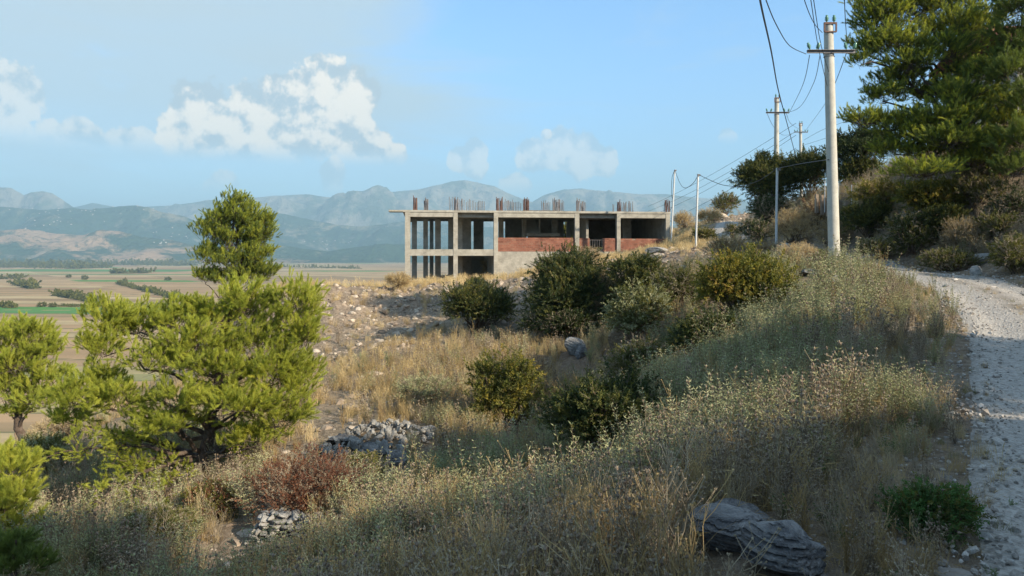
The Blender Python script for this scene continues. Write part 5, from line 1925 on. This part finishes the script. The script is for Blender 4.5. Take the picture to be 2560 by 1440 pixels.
PL = {
    'sage': [sage_plant('sage_%d' % i, M['sage'], .60 + .06 * i, 14, 30, .062, .0135, .5) for i in range(4)],
    'sagedry': [sage_plant('dry_sage_%d' % i, M['brown'], .64, 13, 16, .05, .013, .42, True) for i in range(3)],
    'pale': [sage_plant('pale_sage_%d' % i, M['pale'] if 'pale' in M else M['sage'], .45, 12, 20, .06, .02, .4) for i in range(2)],
    'tall': [sage_plant('tall_sage_%d' % i, M['sage'], .88, 10, 22, .064, .014, .55, True) for i in range(3)],
    'straw': [grass_clump('straw_grass_%d' % i, M['straw'], 60, .42, .4, .5) for i in range(3)],
    'long': [grass_clump('long_grass_%d' % i, M['straw'], 46, .75, .55, .8, .004, .06, True) for i in range(2)],
    'gold': [grass_clump('golden_grass_%d' % i, M['gold'], 60, .45, .35, .4, .005, .08, True) for i in range(3)],
    'forb': [dry_forb('dead_forb_%d' % i, M['brown'], .55) for i in range(3)],
    'stalk': [dry_forb('straw_stalks_%d' % i, M['straw'], .62, 12, 6, True, .28) for i in range(3)],
    'tangle': [tangle('tangle_%d' % i, M['straw'] if i else M['brown']) for i in range(3)],
    'herb': [sage_plant('herb_%d' % i, M['herb'], .25, 12, 16, .03, .016, .8) for i in range(2)],
    'green': [grass_clump('green_grass_%d' % i, M['olive'], 55, .3, .5, .5) for i in range(2)],
}
KEYS = list(PL)


def zone_weights(x, y):
    """which plant grows where (metres)"""
    rd = road_dist(x, y)
    nz = fbm(x * .35 + 40, y * .35, 3)
    n2 = fbm(x * .9 + 7, y * .9 + 3, 3)
    W = {k: np.zeros_like(x) for k in KEYS}
    verge = sstep(-9.5, -5.0, rd) * (1 - sstep(-1.7, -1.2, rd)) * (1 - sstep(19, 25, y))         # sage bank left of the track
    low = blob(x, y, -.5, 7.5, 3.2, 4.0)
    terr = blob(x, y, -.8, 23, 4.5, 9)                     # golden terrace
    front = blob(x, y, -.2, 13.2, 1.5, 1.6)
    rocks = blob(x, y, 1.3, 4.3, 1.9, 1.5)
    slope = blob(x, y, -8, 12, 5, 8)
    hill = sstep(1.5, 2.4, rd) * 1.7
    crest = blob(x, y, 8, 38, 6, 8) + blob(x, y, -9, 46, 9, 3) + blob(x, y, 3, 53, 10, 4) + blob(x, y, 15, 62, 6, 8)
    near = sstep(5.0, 6.3, y)
    W['sage'] += 2.0 * verge * near * np.clip(.55 + 2.2 * nz, 0, 1) + .9 * low * near + .25 * terr * (n2 > .08) + .35 * slope + .15 * hill
    W['sagedry'] += 1.3 * verge * (.35 + .65 * near) * np.clip(.5 - 2.0 * nz, 0, 1) + 1.0 * low + .45 * terr + .35 * slope + .6 * hill
    W['tall'] += 1.1 * verge * near * (n2 > .04) + .25 * hill * (n2 > .05)
    W['pale'] += 3.0 * front + .5 * slope * (n2 > .05) + .25 * terr * (n2 > .1)
    W['straw'] += .6 * verge + .5 * low + .9 * terr + .7 * rocks + .6 * slope + .7 * hill + .35
    W['long'] += 2.2 * blob(x, y, 1.9, 4.9, 1.0, 1.0) + .8 * rocks + .12 * terr
    W['gold'] += 1.7 * terr + .9 * front + 1.5 * crest + .25 * hill * (y > 22) + 1.3 * blob(x, y, 8.8, 33, 2.5, 5)
    W['forb'] += .45 * verge + .5 * low + .6 * rocks + .4 * slope + .9 * hill
    W['stalk'] += 1.9 * blob(x, y, -1.6, 7.8, 1.1, 1.4) + .6 * low + .7 * terr + .3 * verge + .3 * hill
    W['tangle'] += 3.0 * blob(x, y, .5, 4.7, 1.0, .9) + 1.2 * rocks + 1.0 * blob(x, y, 1.2, 6.5, 1.4, 1.2)
    W['herb'] += .9 * blob(x, y, 2.6, 5.4, .8, 1.4) + .15 * verge + .1 * slope
    W['green'] += .45 * blob(x, y, 2.2, 6.2, 1.0, 1.5) + .12 * slope + .3 * blob(x, y, 5.5, 12, 1, 4)
    rub = 1.5 * blob(x, y, -3.5, 42, 9, 5.5) + blob(x, y, 9.4, 37.5, 2, 3)
    path = blob(x, y, -3.9, 10.8, .55, 2.4) * 3 + 1.5 * blob(x, y, -4.4, 17, .9, 4)
    bare = np.exp(-np.clip(rub, 0, 2) * .95) * np.exp(-path)
    return W, bare


def cover(name, kinds, n, r0, r1, size, a0=-38, a1=40, p=1.0, dens=1.0):
    x, y = polar(n, r0, r1, a0, a1, p)
    W, bare = zone_weights(x, y)
    w = np.stack([W[k] for k in kinds], 1)
    tot = w.sum(1)
    rd = np.abs(road_dist(x, y))
    gap = np.clip(.35 + 2.6 * (fbm(x * .8 + 60, y * .8 + 20, 3) + .17), .12, 1)
    keep = rng.random(len(x)) < np.clip(tot * dens, 0, 1) * bare * gap
    rd = rd / np.interp(y, [36, 50], [1, .8])
    keep &= (rd > 1.5 + .25 * rng.normal(size=len(x))) & ~in_building(x, y)
    keep &= ~((np.abs(x - hx - .36 * (y - hd)) < 1.15) & (y - hd < 1.25) & (y - hd > -1.9))
    for (bx_, by_, bw_) in ROCKS:
        fx_ = bx_ * (y / by_)          # the strip of ground in front of the rock stays low
        keep &= ~((np.abs(x - fx_) < bw_ * .6) & (y < by_ + bw_ * .3) & (y > by_ - bw_ * .5 - .17 * by_))
    keep &= ~((np.abs(x - (wx0 + wx1) / 2) < .55) & (y < wd + .3) & (y > wd - .8))
    x, y, w, tot = x[keep], y[keep], w[keep], tot[keep]
    c = np.cumsum(w / tot[:, None], 1)
    ki = (rng.random(len(x))[:, None] > c).sum(1)
    ki = np.minimum(ki, len(kinds) - 1)
    pr, off = [], []
    for k in kinds:
        off.append((len(pr), len(PL[k])))
        pr += PL[k]
    I = np.array([off[a][0] + int(rng.integers(off[a][1])) for a in ki])
    r = np.hypot(x, y)
    s_ = size(r) * rng.uniform(.6, 1.25, len(x)) * (1 + .5 * fbm(x * .6, y * .6, 2))
    s_ = s_ * np.where(np.abs(road_dist(x, y)) < 2.2, .6, 1)
    P = np.stack([x, y, ground_z(x, y) - .02], 1)
    scatter(name, pr, P, flat_rot(len(x), .13), s_, I)
    print(name, len(x))


SZ = lambda r: np.interp(r, [2, 6, 14, 35, 90], [.62, .85, 1.05, 1.25, 1.7])
cover('dry_grass', ['straw', 'long', 'gold', 'green', 'tangle'], 30000, 2.6, 90, lambda r: SZ(r) * .85, p=.85)
cover('wild_shrubs', ['sage', 'sagedry', 'tall', 'pale', 'forb', 'stalk', 'herb'], 32000, 3.0, 80, SZ, p=.75, dens=.8)
# sparse weeds between the wheel tracks
x, y = polar(3500, 6, 75, 10, 42, 1)
rd = road_dist(x, y)
k = (np.abs(rd) < .22) | ((np.abs(rd) > 1.05) & (np.abs(rd) < 1.5))
x, y = x[k], y[k]
scatter('dry_grass', PL['straw'] + PL['green'], np.stack([x, y, ground_z(x, y) + .02], 1), flat_rot(len(x), .1), rng.uniform(.15, .4, len(x)), rng.integers(0, 5, len(x)))


# ------------------------------------------------------------------ far away: trees on the plain, hedges, village houses
tree_c = [leaf_spray('far_crown_%d' % i, M['olive'], M['twig_dark'], 18, .35, .25) for i in range(2)]


def plain_tree(px, row, wpx, hpx, label):
    D = -PLAIN_Z * F / (row - HZ)
    x, y = (px - CX) / F * D, D
    w, h = wpx / F * D, hpx / F * D
    e = empty('tree', (x, y, PLAIN_Z), 0, label, 'tree')
    MB().tube([(0, 0, 0), (0, 0, h * .6)], [w * .05, w * .02], 6).build('trunk', M['bark'], e)
    d = rnd_dir(150)
    P = d * np.array([w / 2, w / 2, h * .42]) * rng.uniform(.5, 1.05, (150, 1)) * (1 + .25 * np.sin(d[:, 0:1] * 7)) + np.array([0, 0, h * .55])
    scatter('crown', tree_c, P, aim(d), rng.uniform(.18, .32, 150) * w, rng.integers(0, 2, 150), e)


for px, row, w, h, lab in ((440, 754, 28, 24, 'largest round tree standing in the fields right of the big pine top'), (249, 757, 8, 14, 'small narrow tree at the near end of the field hedge'),
                           (310, 712, 14, 14, 'tree at the far end of the middle hedge line'), (106, 767, 16, 9, 'low round tree beside the field strip, left one'),
                           (133, 768, 14, 9, 'low round tree beside the field strip, right one'), (212, 699, 12, 9, 'dark tree alone in the far brown field'),
                           (172, 694, 10, 7, 'small dark tree left of the dark lone one'), (420, 701, 12, 7, 'pale round tree left of the upright pine'),
                           (735, 711, 12, 8, 'dark tree in the fields just right of the upright pine')):
    plain_tree(px, row, w, h, lab)


def belt(name, pts, wpx, n, s):
    """a hedge or tree belt on the plain along bearings/rows"""
    pts = np.array(pts, float)
    t = rng.random(n) * (len(pts) - 1)
    i = np.minimum(t.astype(int), len(pts) - 2)
    f = t - i
    q = pts[i] * (1 - f)[:, None] + pts[i + 1] * f[:, None]
    D = -PLAIN_Z * F / (q[:, 1] - HZ)
    x = (q[:, 0] - CX) / F * D
    y = D + rng.normal(size=n) * wpx
    sc_ = s * rng.uniform(.5, 1.4, n) * (.6 + .8 * vnoise(x / 40, y / 40))
    P = np.stack([x, y, PLAIN_Z + sc_ * rng.uniform(.05, .35, n)], 1)
    scatter(name, tree_c, P, aim(unit(rng.normal(size=(n, 3)) + np.array([0, 0, .8]))), sc_, rng.integers(0, 2, n))


belt('hedgerow', [(42, 712), (90, 722)], 6, 260, 10)
belt('hedgerow', [(140, 738), (200, 748), (265, 762)], 5, 700, 7)
belt('hedgerow', [(295, 710), (340, 722), (400, 736), (440, 748)], 5, 600, 7)
belt('hedgerow', [(-40, 763), (0, 765), (40, 770)], 5, 260, 6)
belt('hedgerow', [(150, 765), (190, 767), (300, 766), (420, 768)], 5, 500, 4)
belt('hedgerow', [(-100, 668), (60, 668), (240, 671)], 110, 1400, 24)
belt('hedgerow', [(-100, 661), (100, 663), (320, 662), (480, 664)], 120, 1500, 26)
belt('hedgerow', [(280, 684), (370, 683)], 20, 220, 14)
belt('hedgerow', [(690, 668), (900, 672)], 30, 300, 12)
belt('hedgerow', [(-60, 698), (60, 697)], 12, 160, 9)

# white village houses on the hills: small, simple, each a thing of its own
hs = MB()
hs.box((-.5, -.35, -.6), (.5, .35, .5))
hs.add([(-.55, -.4, .5), (.55, -.4, .5), (.55, .4, .5), (-.55, .4, .5), (-.55, 0, .85), (.55, 0, .85)], [[0, 1, 5, 4], [2, 3, 4, 5]], 1)
hs.add([(-.55, -.4, .5), (-.55, 0, .85), (-.55, .4, .5), (.55, -.4, .5), (.55, .4, .5), (.55, 0, .85)], [[0, 2, 1], [3, 5, 4]], 0)
M['whitewash'] = rough_mat('whitewashed_wall', [(.50, .48, .44), (.62, .60, .56)], 2, .1, .01, .9)
hme = hs.mesh('village_house', [M['whitewash'], M['brick']])


def range_surface(px, row, name_idx):
    PXg, Yg, Z, T = RANGE_LIST[name_idx]
    rows = HZ - Z / Yg * F
    pxs = CX + PXg / Yg * F
    m = T <= 0
    c = np.where(m, np.abs(pxs - px) + np.abs(rows - row) * 1.5, 1e9)
    i = np.unravel_index(np.argmin(c), c.shape)
    return PXg[i], Yg[i], Z[i]


vill = []
VN = ('on the long ridge at far left', 'halfway down the far left hill', 'on the ridge knob left of the upright pine', 'at the foot of the tan hills', 'on the slope just left of the upright pine', 'in the valley between upright pine and building', 'behind the upright pine')
for vi_, (ri, cx_, cy_, sx_, sy_, n_) in enumerate(((2, 150, 532, 90, 9, 26), (2, 110, 560, 50, 8, 10), (2, 335, 524, 40, 5, 6), (0, 395, 605, 20, 3, 5), (2, 440, 585, 40, 8, 9), (3, 760, 603, 70, 10, 16), (3, 480, 600, 20, 5, 5))):
    for q in range(n_):
        px, py = cx_ + rng.normal() * sx_, cy_ + rng.normal() * sy_
        X_, Y_, Z_ = range_surface(px, py, ri)
        o = bpy.data.objects.new('house', hme)
        COL.objects.link(o)
        o.location = (X_, Y_ - 10, Z_ + 8)
        w_ = rng.uniform(9, 17)
        o.scale = (w_, w_, w_ * .55)
        o.rotation_euler = (0, 0, rng.uniform(-.6, .6))
        tag(o, 'tiny white village house ' + VN[vi_], 'house', 'white village houses ' + VN[vi_])
